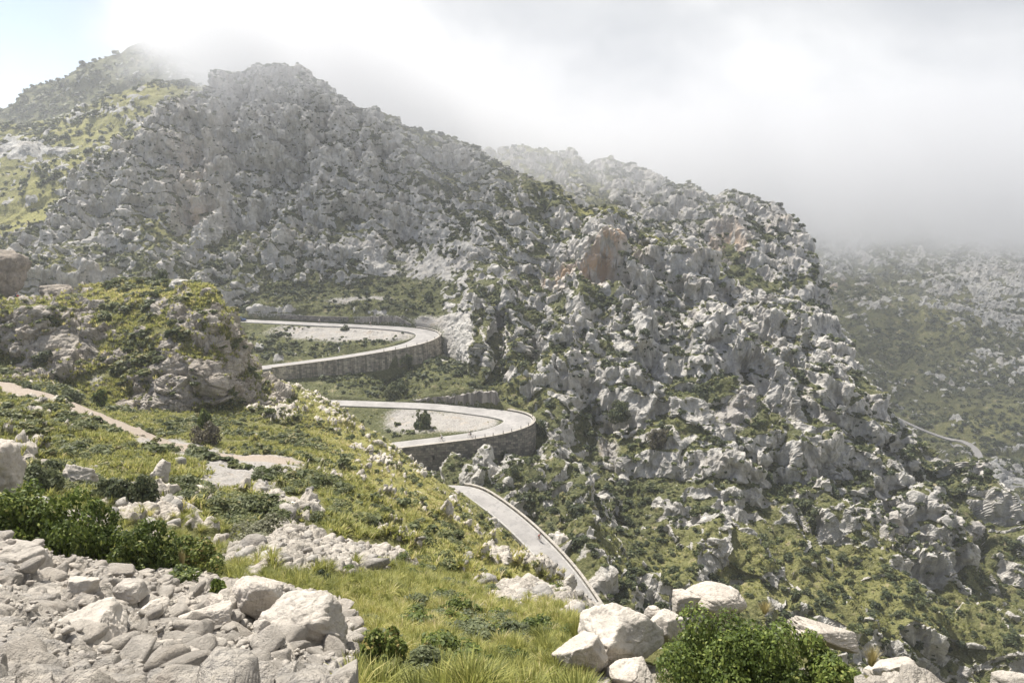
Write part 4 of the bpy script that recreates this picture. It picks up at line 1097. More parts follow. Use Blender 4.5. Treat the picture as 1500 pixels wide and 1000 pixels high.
# px, py, width px, height px, Y or None, turn (deg x,y,z), seed, (planes, sharp, round, bed), label
BOULDERS = [
 (26, 828, 100, 84, 8.7, (5, 8, 20), 1, (12, 12, .15, .3), 'rounded pale boulder at the left edge, top of the rock pile'),
 (76, 884, 84, 52, 7.6, (8, 24, 24), 2, (9, 26, 0, 0), 'tilted blocky boulder with a flat top, just above the large pale slab'),
 (8, 912, 106, 118, 7.0, (0, 5, 50), 3, (14, 12, .1, 0), 'large grey shaded boulder cut by the left edge below the tilted block'),
 (92, 950, 168, 96, 6.3, (12, -26, 12), 4, (8, 30, 0, .2), 'large pale overhanging slab with a shadow beneath it, lower left'),
 (122, 868, 74, 54, 7.9, (0, 15, 70), 5, (12, 18, 0, .3), 'grey angular boulder behind the tilted blocky one'),
 (191, 868, 58, 36, 7.9, (0, 5, 10), 6, (14, 10, .25, .2), 'rounded brownish boulder resting over a dark gap below the bushes'),
 (150, 892, 34, 32, 7.4, (10, 30, 40), 7, (9, 24, 0, 0), 'small angular stone standing beside the brownish rounded boulder'),
 (226, 892, 52, 30, 7.5, (0, 8, 70), 8, (12, 14, .1, .2), 'lumpy pale boulder just right of the brownish rounded boulder'),
 (240, 931, 66, 28, 6.9, (0, -14, 0), 9, (11, 16, .05, .4), 'long narrow pitted boulder with an orange pebble at its end'),
 (300, 906, 84, 40, 7.4, (0, 6, 20), 10, (10, 14, .1, .4), 'pale flat topped boulder lying among rubble left of the giant boulder'),
 (380, 874, 78, 74, 8.2, (10, 20, 60), 11, (11, 18, .05, .2), 'cracked pale boulder leaning on the giant boulder from behind'),
 (334, 884, 40, 54, 8.0, (0, -20, 20), 12, (12, 14, .1, 0), 'grey half shaded boulder left of the cracked leaning boulder'),
 (314, 886, 26, 26, 7.8, (10, 12, 35), 13, (7, 26, 0, 0), 'small pale cube shaped stone touching the grey half shaded boulder'),
 (452, 924, 138, 132, 7.4, (8, 24, 35), 14, (13, 18, .05, .5), 'giant pale boulder at the right end of the rock pile'),
 (476, 990, 120, 66, 6.6, (0, 14, 10), 15, (13, 12, .15, .2), 'smooth grey boulder at the picture bottom under the giant boulder'),
 (298, 956, 66, 46, 6.6, (0, 20, 40), 16, (9, 22, 0, .2), 'broken angular stone with a dark side, bottom centre of the rubble'),
 (384, 920, 28, 28, 7.2, (0, 0, 20), 17, (12, 12, .2, 0), 'small round topped stone in front of the cracked leaning boulder'),
 (214, 992, 190, 84, 6.1, (8, -8, 15), 18, (9, 18, .1, .3), 'broad cream slab of bedrock right of the overhanging slab'),
 (20, 986, 60, 44, 6.0, (0, 10, 50), 19, (11, 16, .1, .2), 'pale stone in the bottom left corner of the picture'),
 (420, 962, 60, 40, 6.7, (0, 15, 0), 20, (12, 16, .1, .3), 'weathered stone between the rubble and the giant boulder'),
 (912, 930, 132, 96, 9.6, (14, 14, 20), 21, (10, 22, 0, .5), 'big cream boulder with deep cracks left of the large green bush'),
 (858, 966, 80, 84, 8.8, (0, -22, 40), 22, (11, 20, 0, .3), 'lower lobe of rock leaning on the big cracked cream boulder'),
 (974, 918, 58, 56, 10.2, (0, 18, 60), 23, (10, 18, .05, .2), 'square cream block between the cracked boulder and the green bush'),
 (956, 897, 30, 22, 10.6, (0, 0, 0), 24, (12, 9, .3, 0), 'small rounded stone on top of the cream blocks'),
 (1001, 882, 46, 40, 11.0, (0, -12, 30), 25, (12, 14, .1, .2), 'grey stone at the foot of the domed rock behind the bush'),
 (1048, 880, 108, 56, 11.3, (0, 10, 0), 26, (14, 8, .3, .5), 'smooth domed rock showing above the large green bush'),
 (925, 990, 84, 50, 8.6, (0, 10, 0), 27, (12, 14, .1, .2), 'pale rock at the picture bottom beneath the cracked boulder'),
 (1212, 932, 120, 36, 10.4, (0, 20, 20), 28, (9, 20, 0, .6), 'long cream ledge sloping down to the right of the green bush'),
 (1322, 984, 100, 44, 9.6, (0, 14, 15), 29, (10, 20, 0, .5), 'cream ledge at the bottom edge right of the dry grass tuft'),
 (1478, 1000, 60, 34, 9.3, (0, 0, 0), 30, (12, 14, .1, .2), 'pale rock in the bottom right corner of the picture'),
 (772, 990, 36, 30, 8.2, (0, 10, 0), 31, (12, 14, .1, 0), 'small grey stone in yellow grass at the bottom edge'),
 (8, 684, 66, 84, 24, (0, 0, 20), 32, (14, 12, .1, .3), 'big whitish boulder at the left edge above the bushes'),
 (116, 702, 52, 50, 30, (0, 12, 10), 33, (12, 16, .05, .4), 'pale rock block between two dark shrubs, mid left'),
 (262, 745, 110, 80, 30, (0, 10, 30), 34, (11, 20, 0, .6), 'broken grey rock mass right of the dark juniper'),
 (416, 762, 64, 72, 31, (0, -12, 15), 35, (10, 20, 0, .6), 'upright grey rock beside the pale olive bush'),
 (236, 690, 36, 34, 32, (0, 0, 40), 36, (10, 18, 0, .3), 'grey rock just above the broken rock mass and juniper'),
 (162, 756, 42, 24, 27, (0, 12, 0), 37, (12, 16, .05, .2), 'low white rock left of the dark juniper'),
 (725, 772, 32, 42, 112, (0, 0, 10), 38, (10, 18, 0, .6), 'grey rock standing on the slope left of the descending road'),
 (823, 806, 40, 66, 124.5, (0, 12, 20), 39, (10, 18, 0, .9), 'layered grey rock close against the outer side of the descending road'),
 (1090, 609, 16, 17, 187, (0, 0, 0), 41, (12, 12, .1, 0), 'lone white boulder on the grey scree of the far slope'),
 (-8, 404, 84, 76, 143, (0, 0, 10), 43, (12, 12, .1, .3), 'brown rock face with grassy top behind the left road'),
 (84, 430, 44, 26, 146, (0, 0, 10), 44, (12, 12, .1, .3), 'low brown rock beside the left road, right of the brown face'),
 (268, 424, 44, 30, 128, (0, 0, 15), 42, (11, 16, 0, .4), 'pale rock crowning the outcrop beside the round tree'),
]
BOX = {}
for (px, py, wp, hp, Y, rot, sd_, (pl_, sh, rd, bd), lab) in BOULDERS:
    near = Y < 14
    sx, sz = wp * Y / 1000 / 2 * 1.0, hp * Y / 1000 / 2 * 1.05
    me = boulder_mesh('boulder', sd_ * 7 + 3, 6 if near and wp > 70 else 5, pl_, sh, (sx, 0.5 * (sx + sz) * 0.95, sz), 1.0 if Y < 14 else 2.0, rd, bd, M_ROCK_NEAR if Y < 40 else M_ROCK_BROWN if 'brown rock' in lab else M_ROCK_MID)
    place('boulder', me, px, py, Y, [math.radians(v) for v in rot], lab)

# loose stones on the pile: the larger ones as things, the rest as one mass
STONE = [boulder_mesh('stone', 900 + i, 3, 9, 20, (1, 0.85, 0.62), 1.0, .05, .1, M_ROCK_NEAR) for i in range(8)]
def nearleft(S): return (S['P'][..., 1] > 4.2) * (S['P'][..., 1] < 11.5) * (S['px'] < 520) * (S['py'] > 780) * (1 + 2.5 * (S['px'] > 200) * (S['py'] > 880))
Pp, ix, S = sample('hillside', 5200, nearleft, 2.0)
sz_ = 0.018 * (RNG.pareto(1.9, len(Pp)) + 1); sz_ = sz_.clip(0.015, 0.20)
o_ = np.argsort(-sz_ / Pp[:, 1])
for k in o_[:240]:
    o = obj('stone', STONE[k % 8], loc=Pp[k] + np.array([0, 0, sz_[k] * 0.25])); s = sz_[k]
    o.scale = (s * RNG.uniform(.8, 1.3), s * RNG.uniform(.8, 1.2), s * RNG.uniform(.7, 1.1)); o.rotation_euler = RNG.uniform(-.5, .5, 3) + np.array([0, 0, RNG.uniform(0, 6)])
    tag(o, 'loose angular pale stone in the rubble between the near boulders', 'stone', 'loose stones of the rock pile')
def stone_mass(name, P, S_, seeds, mat, sub=3):
    vs, fs, n0 = [], [], 0
    base = [np.array([v.co[:] for v in m_.vertices]) for m_ in STONE]
    Fc = ICO[3][1]
    if sub == 2:
        bm = bmesh.new(); bmesh.ops.create_icosphere(bm, subdivisions=2, radius=1); bm.verts.ensure_lookup_table()
        D2 = np.array([v.co[:] for v in bm.verts]); Fc = np.array([[v.index for v in f.verts] for f in bm.faces]); bm.free()
        D3 = ICO[3][0]; mp = (D2 @ D3.T).argmax(1); base = [b_[mp] for b_ in base]
    for k in range(len(P)):
        a, bq = RNG.uniform(0, 6.28), RNG.uniform(-.5, .5)
        R = np.array(Matrix.Rotation(a, 3, 'Z') @ Matrix.Rotation(bq, 3, 'X'))
        v = (base[k % 8] * S_[k] * RNG.uniform(.75, 1.2, 3)) @ R.T + P[k]
        vs.append(v); fs.append(Fc + n0); n0 += len(v)
    return tag(obj(name, mesh_np(name, np.concatenate(vs), np.concatenate(fs), True), mat), kind='stuff')
rest = o_[240:]
stone_mass('rubble', Pp[rest] + np.array([0, 0, 0.15]) * sz_[rest][:, None], sz_[rest], 0, M_ROCK_NEAR, 2)
Pm, ix, S = sample('hillside', 900, lambda S: (np.clip(S['rk'], 0.0, 1) + 0.06) * (S['P'][..., 1] > 13) * (1 + 3 * np.clip(S['pt']['scree'], 0, 1)) / np.maximum(S['P'][..., 1] / 40, .3), 0.8)
sm_ = (0.10 * (RNG.pareto(2.2, len(Pm)) + 1)).clip(0.08, 0.55)
stone_mass('hillside_rubble', Pm, sm_, 0, M_ROCK_MID, 2)

# ------------------------------------------------------------------ bushes near the camera and single trees
def bush(name, px, py, wp, hp, Y, seed, mat, n, leaf, label, cat='bush', blobs=22, sub=None, depth=0.9, snames=None, trunk=True):
    """Bush whose picture box is px,py (centre) wp x hp at distance Y: leaves, twigs."""
    w_, h_ = wp * Y / 1000 * 1.02, hp * Y / 1000 * 1.05
    p = unproj(px, py + hp / 2, Y)
    root = empty(name, p)
    tag(root, label, cat)
    q, t = bush_arrays(seed, n, leaf / (w_ / 2), blobs, 0.20 if blobs > 30 else 0.30, 1.0, 0.35, lobes=11 if blobs > 30 else 7)
    ext = np.abs(q[..., 0]).max(), np.abs(q[..., 1]).max(), q[..., 2].max()
    q = q * np.array([w_ / 2 / ext[0], w_ / 2 * depth / ext[1], h_ / ext[2]])
    obj('foliage', quad_mesh('foliage', q, t, mat), parent=root)
    if trunk:
        rng = np.random.default_rng(seed)
        vs, fs, n0 = [], [], 0
        for k in range(14):
            e = q[rng.integers(0, len(q))].mean(0) * 0.93
            pts = [np.array([e[0] * .06, e[1] * .06, -0.15 * h_]), e * np.array([.45, .45, .5]) + rng.normal(size=3) * .05 * h_, e]
            rr = [0.022 * h_, 0.013 * h_, 0.003 * h_]
            ring = []
            for p_, r_ in zip(pts, rr):
                an = np.arange(6) * math.pi / 3
                ring.append(np.stack([p_[0] + r_ * np.cos(an), p_[1] + r_ * np.sin(an), p_[2] + 0 * an], 1))
            v = np.concatenate(ring); vs.append(v)
            for i in range(2):
                for j in range(6):
                    fs.append([n0 + i * 6 + j, n0 + i * 6 + (j + 1) % 6, n0 + (i + 1) * 6 + (j + 1) % 6, n0 + (i + 1) * 6 + j])
            n0 += 18
        obj('branches', mesh_np('branches', np.concatenate(vs), np.array(fs)), M_TWIG, root)
    return root

M_BUSH_BRIGHT = leaf_mat('bright_bush_leaves', (0.045, 0.070, 0.012), (0.115, 0.155, 0.028), (0.25, 0.28, 0.065), (0.36, 0.33, 0.12), 0.3)
M_GREY_BUSH = leaf_mat('grey_bush_leaves', (0.10, 0.10, 0.06), (0.19, 0.19, 0.12), (0.30, 0.30, 0.19))
M_BROWN_BUSH = leaf_mat('brown_bush_leaves', (0.07, 0.062, 0.045), (0.14, 0.125, 0.085), (0.22, 0.20, 0.12))
BUSHES = [
 # px, py, w, h, Y, mat, leaves, leaf size, label
 (1078, 958, 300, 236, 8.6, M_BUSH_BRIGHT, 42000, .030, 'large dense bright green bush in front, right of the cracked boulder'),
 (1202, 990, 170, 150, 8.0, M_BUSH_BRIGHT, 17000, .029, 'lower right shoulder bush of the large green bush beside the cream ledge'),
 (40, 768, 176, 136, 12.2, M_BUSH_BRIGHT, 10000, .045, 'bright green leafy bush at the left edge behind the rock pile'),
 (128, 788, 150, 124, 12.0, M_BUSH_BRIGHT, 9000, .044, 'tallest twiggy green bush of the band behind the rock pile'),
 (206, 806, 130, 98, 11.8, M_BUSH, 7600, .042, 'olive green bush in the middle of the bush band behind the rocks'),
 (286, 812, 110, 56, 13.0, M_BUSH, 4200, .048, 'low flat green bush at the right end of the bush band'),
 (262, 846, 84, 34, 11.0, M_BUSH, 2600, .042, 'small low bush spilling over the rocks below the bush band'),
 (556, 948, 104, 84, None, M_BUSH, 5200, .036, 'rounded green bush at the left side of the meadow beside the giant boulder'),
 (628, 970, 120, 70, None, M_OLIVE, 5200, .034, 'wide dusty green bush at the bottom edge of the meadow'),
 (676, 886, 70, 36, None, M_BUSH, 2600, .05, 'low green bush in the upper meadow near pale rock ledges'),
 (322, 860, 34, 34, 9.6, M_BUSH_BRIGHT, 420, .050, 'small sparse sapling with bright leaves behind the grey half shaded boulder'),
 (374, 790, 130, 62, 22, M_GREY_BUSH, 5200, .075, 'pale grey green feathery bush beside the upright grey rock'),
 (192, 724, 88, 62, 26, M_SCRUB, 4200, .085, 'dark green juniper bush in front of the broken rock mass'),
 (62, 694, 78, 44, 27, M_OLIVE, 3000, .09, 'olive green shrub between the whitish boulder and the pale block'),
 (155, 712, 46, 34, 26.5, M_OLIVE, 1800, .085, 'mid green shrub growing left of the dark juniper'),
 (335, 768, 40, 40, 28, M_SCRUB, 1800, .09, 'dark shrub between broken rock mass and feathery bush'),
 (471, 846, 44, 22, 15, M_SCRUB, 1700, .05, 'low dark juniper mat on pale bedrock above the giant boulder'),
 (28, 606, 84, 52, 76, M_SCRUB, 2600, .22, 'large dark thicket below the dirt path at the left edge'),
 (198, 648, 44, 28, 66, M_BROWN_BUSH, 1500, .16, 'rounded dark brown thorn cushion at the lower edge of the dirt path'),
 (300, 638, 52, 50, 74, M_BROWN_BUSH, 2200, .17, 'brownish half bare shrub above the path at the foot of the outcrop'),
 (301, 610, 26, 30, 84, M_BUSH, 1100, .18, 'light green bush behind the brownish half bare shrub'),
 (44, 572, 36, 24, 92, M_OLIVE, 1100, .2, 'first green bush from the left in the row along the dirt path'),
 (72, 577, 34, 22, 91, M_OLIVE, 1000, .2, 'second green bush from the left in the row along the dirt path'),
 (104, 580, 38, 24, 90, M_OLIVE, 1100, .2, 'third and widest green bush in the row along the dirt path'),
 (147, 583, 24, 26, 92, M_BUSH, 900, .2, 'upright green bush alone at the cliff foot, right of the path row'),
 (232, 420, 52, 52, 139, M_OLIVE, 2600, .38, 'round olive tree crowning the rocky outcrop'),
 (70, 466, 110, 30, 121, M_BROWN_BUSH, 2200, .32, 'dark mat of shrubs hanging over the cliff under the left road'),
 (66, 521, 30, 20, 108, M_SCRUB, 800, .26, 'dark round shrub on the bare grey cliff face'),
 (576, 574, 40, 32, 196, M_SCRUB, 1500, .45, 'dark rounded tree under the upper hairpin wall'),
 (622, 617, 36, 40, 174, M_SCRUB, 1700, .40, 'tall dark green tree inside the lower hairpin loop'),
 (596, 527, 22, 20, 217, M_SCRUB, 700, .42, 'dark bush against the foot of the pale upper wall'),
 (629, 442, 22, 30, 262, M_SCRUB, 800, .5, 'dark tree at the end of the rock wall above the upper hairpin'),
 (506, 471, 16, 10, 256, M_SCRUB, 500, .4, 'small dark bush in the gap between the two walls behind the upper hairpin'),
 (712, 690, 52, 46, 159, M_OLIVE, 1800, .36, 'greyish green tree at the foot of the tall masonry wall'),
 (742, 668, 46, 32, 166, M_SCRUB, 1500, .38, 'dark spreading bush at the right foot of the tall masonry wall'),
 (688, 700, 26, 24, 152, M_OLIVE, 900, .34, 'small grey green bush where the descending road passes below the wall'),
 (795, 632, 34, 40, 176, M_SCRUB, 1200, .4, 'dark shrub just outside the apex of the lower hairpin'),
 (1022, 584, 74, 48, 190, M_SCRUB, 3200, .46, 'dark wedge of dense shrubs above the grey scree of the right slope'),
 (1108, 634, 56, 40, 183, M_SCRUB, 2000, .44, 'dark bush patch at the right side of the grey scree'),
 (906, 600, 40, 34, 186, M_SCRUB, 1300, .42, 'dark shrub on the left upper rim of the small scree slope'),
 (934, 562, 22, 22, 194, M_SCRUB, 800, .42, 'round dark shrub among fluted rocks above the small scree'),
 (872, 440, 22, 20, 240, M_SCRUB, 700, .5, 'dark shrub below the orange stained cliff'),
 (838, 452, 34, 18, 240, M_SCRUB, 900, .5, 'wide green shrub on the ledge under the rusty cliff'),
 (1180, 745, 50, 34, 160, M_SCRUB, 1500, .38, 'dark shrub under the overhang of the right hand rock ribs'),
 (960, 640, 44, 36, 174, M_BROWN_BUSH, 1300, .4, 'grey brown shrub on the rocky slope right of the lower hairpin'),
]
for k, (px, py, wp, hp, Y, mt, n, lf, lab) in enumerate(BUSHES):
    if Y is None: Y = near_Y(px, py + hp / 2 - 4)
    bush('bush' if 'tree' not in lab else 'tree', px, py, wp, hp, Y, 500 + k, mt, n, lf, lab, 'tree' if 'tree' in lab else 'bush', blobs=110 if wp * Y > 1500 and Y < 14 else 24, trunk=Y < 100 or 'tree' in lab)

# big tussocks that stand out in front
M_DRY = leaf_mat('dry_grass', (0.22, 0.19, 0.08), (0.40, 0.34, 0.16), (0.56, 0.48, 0.26), None, 0.3)
TUSS = [(846, 912, 62, 66, 11.0, M_GRASS, 'tall bright tussock of grass left of the cracked cream boulder'),
        (795, 945, 66, 60, 9.8, M_GRASS, 'yellow green tussock left of the tall bright one'),
        (735, 965, 80, 62, 9.2, M_GRASS, 'wide yellow tussock in the middle of the meadow edge'),
        (268, 810, 20, 42, 12.0, M_DRY, 'tall thin brown grass tuft rising from the bush band'),
        (1120, 885, 34, 26, 10.6, M_DRY, 'dry straw tuft on the ridge behind the green bush'),
        (1276, 952, 44, 44, 9.6, M_DRY, 'upright dry grass tuft between the two cream ledges'),
        (40, 992, 60, 30, 6.0, M_BUSH_BRIGHT, 'fresh green grass patch under the overhanging slab')]
for k, (px, py, wp, hp, Y, mt, lab) in enumerate(TUSS):
    q, t = tuft_arrays(300 + k, 420, 0.009, 0.9, 0.5)
    w_, h_ = wp * Y / 1000, hp * Y / 1000
    q = q * np.array([w_ / 2 / np.abs(q[..., 0]).max(), w_ / 2 / np.abs(q[..., 1]).max(), h_ / q[..., 2].max()])
    o = obj('grass_tussock', quad_mesh('grass_tussock', q, t, mt), loc=unproj(px, py + hp / 2, Y)); tag(o, lab, 'tussock')
# ------------------------------------------------------------------ riders, bicycles, motorcycle, car
def tube_bm(bm, pts, r, seg=8):
    """Round bar through pts."""
    rings = []
    pts = [Vector(p) for p in pts]
    for i, p in enumerate(pts):
        t = (pts[min(i + 1, len(pts) - 1)] - pts[max(i - 1, 0)]).normalized()
        u = t.cross(Vector((0, 0, 1)) if abs(t.z) < 0.9 else Vector((1, 0, 0))).normalized(); v = t.cross(u)
        rr = r[i] if isinstance(r, (list, tuple)) else r
        rings.append([bm.verts.new(p + u * rr * math.cos(a) + v * rr * math.sin(a)) for a in [2 * math.pi * k / seg for k in range(seg)]])
    for a, b in zip(rings[:-1], rings[1:]):
        for k in range(seg):
            bm.faces.new((a[k], a[(k + 1) % seg], b[(k + 1) % seg], b[k]))
    bm.faces.new(rings[0][::-1]); bm.faces.new(rings[-1])

def torus_bm(bm, R, r, c, seg=28, ms=8):
    """Ring in the y-z plane round c."""
    g = [[bm.verts.new((c[0] + r * math.sin(b), c[1] + (R + r * math.cos(b)) * math.cos(a), c[2] + (R + r * math.cos(b)) * math.sin(a)))
          for b in [2 * math.pi * j / ms for j in range(ms)]] for a in [2 * math.pi * i / seg for i in range(seg)]]
    for i in range(seg):
        for j in range(ms):
            bm.faces.new((g[i][j], g[(i + 1) % seg][j], g[(i + 1) % seg][(j + 1) % ms], g[i][(j + 1) % ms]))

def from_bm(name, bm, mat, parent=None, smooth=True):
    bmesh.ops.recalc_face_normals(bm, faces=bm.faces)
    me = bpy.data.meshes.new(name); bm.to_mesh(me); bm.free()
    for p in me.polygons: p.use_smooth = smooth
    return obj(name, me, mat, parent)

M_RUBBER = plain('rubber', (0.02, 0.02, 0.02), 0.85); M_METAL = plain('rim_metal', (0.45, 0.45, 0.46), 0.35, 0.9)
M_BLACK = plain('black_plastic', (0.025, 0.025, 0.028), 0.5); M_SKIN = plain('skin', (0.48, 0.29, 0.21), 0.6)
M_GLASS = plain('tinted_glass', (0.03, 0.04, 0.05), 0.08); M_BLUE = plain('blue_car_paint', (0.015, 0.045, 0.14), 0.25, 0.1, 0.05)
def cloth(name, c): return plain(name, c, 0.85, 0, 0.1, 20)
M_WHITE_J = cloth('white_jersey', (0.75, 0.75, 0.74)); M_RED_J = cloth('red_jersey', (0.42, 0.05, 0.045)); M_DARK_J = cloth('dark_jersey', (0.05, 0.05, 0.07))
M_SHORTS = cloth('black_shorts', (0.02, 0.02, 0.022)); M_HELMET_W = plain('white_helmet', (0.7, 0.7, 0.68), 0.4); M_HELMET_D = plain('dark_helmet', (0.06, 0.05, 0.05), 0.4)
M_FRAME = plain('bike_frame', (0.10, 0.10, 0.11), 0.35)

def make_bicycle():
    root = empty('bicycle')
    for y in (-0.5, 0.5):
        w = bpy.data.objects.new('wheel', None); COL.objects.link(w); w.parent = root
        bm = bmesh.new(); torus_bm(bm, 0.325, 0.017, (0, y, 0.342)); from_bm('tyre', bm, M_RUBBER, w)
        bm = bmesh.new(); torus_bm(bm, 0.302, 0.010, (0, y, 0.342)); from_bm('rim', bm, M_METAL, w)
        bm = bmesh.new()
        for k in range(10):
            a = 2 * math.pi * k / 10
            tube_bm(bm, [(0, y, 0.342), (0, y + 0.30 * math.cos(a), 0.342 + 0.30 * math.sin(a))], 0.002, 4)
        tube_bm(bm, [(-0.05, y, 0.342), (0.05, y, 0.342)], 0.018); from_bm('spokes', bm, M_METAL, w)
    bm = bmesh.new()
    bb, st, hd, hl = (0, -0.07, 0.28), (0, -0.20, 0.80), (0, 0.36, 0.84), (0, 0.40, 0.70)
    for a, b in ((bb, st), (st, hd), (bb, hl), (hd, hl)): tube_bm(bm, [a, b], 0.018)
    for s in (-1, 1):
        tube_bm(bm, [(s * .012, -0.20, 0.78), (s * .05, -0.5, 0.342), (s * .03, -0.07, 0.28)], 0.010)
        tube_bm(bm, [hl, (s * .05, 0.44, 0.6), (s * .05, 0.5, 0.342)], 0.012)
    from_bm('frame', bm, M_FRAME, root)
    bm = bmesh.new(); tube_bm(bm, [(0, -0.20, 0.80), (0, -0.23, 0.92)], 0.013)
    tube_bm(bm, [(0, -0.36, 0.945), (0, -0.28, 0.945), (0, -0.10, 0.935)], [0.065, 0.06, 0.02]); from_bm('saddle', bm, M_BLACK, root)
    bm = bmesh.new(); tube_bm(bm, [(0, 0.36, 0.84), (0, 0.44, 0.92)], 0.014)
    tube_bm(bm, [(-0.2, 0.44, 0.92), (0.2, 0.44, 0.92)], 0.012)
    for s in (-1, 1): tube_bm(bm, [(s * .2, 0.44, 0.92), (s * .21, 0.54, 0.90), (s * .21, 0.53, 0.80), (s * .21, 0.44, 0.79)], 0.012)
    from_bm('handlebar', bm, M_BLACK, root)
    bm = bmesh.new(); tube_bm(bm, [(-.09, -0.07, 0.28), (.09, -0.07, 0.28)], 0.012)
    tube_bm(bm, [(.09, -0.07, 0.28), (.09, 0.02, 0.42)], 0.010); tube_bm(bm, [(-.09, -0.07, 0.28), (-.09, -0.16, 0.14)], 0.010)
    tube_bm(bm, [(.09, 0.02, 0.42), (.17, 0.02, 0.42)], 0.016); tube_bm(bm, [(-.09, -0.16, 0.14), (-.17, -0.16, 0.14)], 0.016); from_bm('cranks', bm, M_METAL, root)
    return root

def make_rider(jersey, helmet, upright=0.0):
    """One continuous skinned body on the saddle, hands on the bars, feet on the pedals."""
    u = upright
    V, E, R = [], [], []
    def add(p, r, a=None):
        V.append(p); R.append(r)
        if a is not None: E.append((a, len(V) - 1))
        return len(V) - 1
    pel = add((0, -.22, 1.02), .135)
    waist = add((0, -.14 - .03 * u, 1.20), .125, pel)
    chest = add((0, .02 - .10 * u, 1.38 + .04 * u), .145, waist)
    neck = add((0, .13 - .14 * u, 1.50 + .06 * u), .06, chest)
    hb = add((0, .19 - .14 * u, 1.58 + .06 * u), .085, neck)
    ht = add((0, .20 - .14 * u, 1.69 + .07 * u), .092, hb)
    add((0, .295 - .14 * u, 1.61 + .06 * u), .022, hb)                     # nose and chin line
    for s in (-1, 1):
        sh = add((s * .19, .05 - .12 * u, 1.42 + .05 * u), .062, chest)
        el = add((s * .25, .24 - .06 * u, 1.20), .045, sh)
        wr = add((s * .215, .42, 1.00), .030, el)
        pm = add((s * .21, .475, .955), .033, wr)
        for k, dx in enumerate((-.027, -.009, .009, .027)):                # four fingers bent over the bar
            f = add((s * .21 + dx, .525, .945 - .004 * k), .0095, pm)
            add((s * .21 + dx, .535 - .003 * k, .905), .008, f)
        th = add((s * .175, .475, .935), .011, pm); add((s * .172, .497, .905), .009, th)
        hp = add((s * .095, -.20, .98), .10, pel)
        kn = add((s * .11, .22, .80) if s > 0 else (s * .11, .10, .60), .062, hp)
        cf = add((s * .12, .12, .62) if s > 0 else (s * .12, -.02, .40), .052, kn)
        an = add((s * .13, -.02, .48) if s > 0 else (s * .13, -.20, .22), .036, cf)
        add((s * .13, .10, .445) if s > 0 else (s * .13, -.08, .175), .034, an)
    me = bpy.data.meshes.new('person'); me.from_pydata(V, E, []); 
    tmp = bpy.data.objects.new('person_skin', me); COL.objects.link(tmp)
    md = tmp.modifiers.new('skin', 'SKIN'); md.use_smooth_shade = True
    for i, r in enumerate(R):
        me.skin_vertices[0].data[i].radius = (r, r)
    me.skin_vertices[0].data[0].use_root = True
    sb = tmp.modifiers.new('sub', 'SUBSURF'); sb.levels = 2; sb.render_levels = 2
    dg = bpy.context.evaluated_depsgraph_get(); dg.update()
    out = bpy.data.meshes.new_from_object(tmp.evaluated_get(dg))
    bpy.data.objects.remove(tmp); out.name = 'person'
    out.materials.clear()
    for m_ in (M_SKIN, jersey, M_SHORTS, M_BLACK): out.materials.append(m_)
    for p in out.polygons:
        c = p.center; k = 0
        arm = abs(c.x) > .2 and c.y > .08 - .1 * u
        if c.z > 1.05 and c.z < 1.49 + .05 * u and not (abs(c.x) > .215 and c.y > .14 - .1 * u): k = 1
        elif c.z <= 1.05 and c.y < .16 and c.z > .62 and abs(c.x) < .2: k = 2
        elif c.z < .50 and c.x > 0 and abs(c.x) < .2 and c.y < .2 or c.z < .24: k = 3
        p.material_index = k; p.use_smooth = True
    person = obj('person', out)
    bm = bmesh.new()
    bmesh.ops.create_uvsphere(bm, u_segments=20, v_segments=12, radius=1.0)
    for v in list(bm.verts):
        if v.co.z < -0.05: v.co.z = -0.05 - 0.03 * (v.co.z < -.5)
    for v in bm.verts: v.co = Vector((v.co.x * .108, v.co.y * .145 + .19 - .14 * u, v.co.z * .10 + 1.685 + .07 * u))
    from_bm('helmet', bm, helmet, person)
    return person

def on_road(R, px, side=0.0, descending=True):
    """Place on a road at the centre-line pixel column px (last match when the road doubles back is chosen by the caller)."""
    Q, hw, s = R
    return Q, hw, s

def road_spot(R, px, py, side):
    Q, hw, _ = R
    qx, qy = proj(Q); k = int(np.argmin((qx - px) ** 2 + 9 * (qy - py) ** 2)); k = max(1, min(len(Q) - 2, k))
    t = Q[k + 1] - Q[k - 1]; t = t / np.linalg.norm(t); L = side_normals(Q)[k]
    p = Q[k].copy(); p[:2] += L * side; p[2] += 0.05 - 0.04 * abs(side) / hw[k]
    return p, math.atan2(-t[0], t[1]), t

BIKE = make_bicycle()
RIDERS = [
 (UPPER, 466, 475, 1.2, 0, M_WHITE_J, M_HELMET_W, 0.2, 'person in white jersey cycling past the low grey wall on the upper hairpin road', 'bicycle under the rider in white passing the low grey wall'),
 (UPPER, 541, 478, 1.2, 0, M_WHITE_J, M_HELMET_D, 0.3, 'person in pale top cycling beside the dark cut rock wall above the upper hairpin', 'bicycle ridden beside the dark cut rock wall of the upper hairpin'),
 (LOWER, 648, 644, 0.6, 0, M_WHITE_J, M_HELMET_W, 0.4, 'person in pale clothes cycling down the lower hairpin, the left one of two', 'bicycle of the left rider on the lower hairpin road'),
 (LOWER, 688, 639, 0.9, 0, M_DARK_J, M_HELMET_W, 0.1, 'person in dark jersey cycling down from the bend of the lower hairpin', 'bicycle of the dark clad rider near the guard posts of the lower hairpin'),
 (DOWN, 785, 794, 0.9, 0, M_RED_J, M_HELMET_D, 0.1, 'person in dark red jersey cycling close to the parapet of the descending road', 'bicycle of the red clad rider beside the tan parapet'),
]
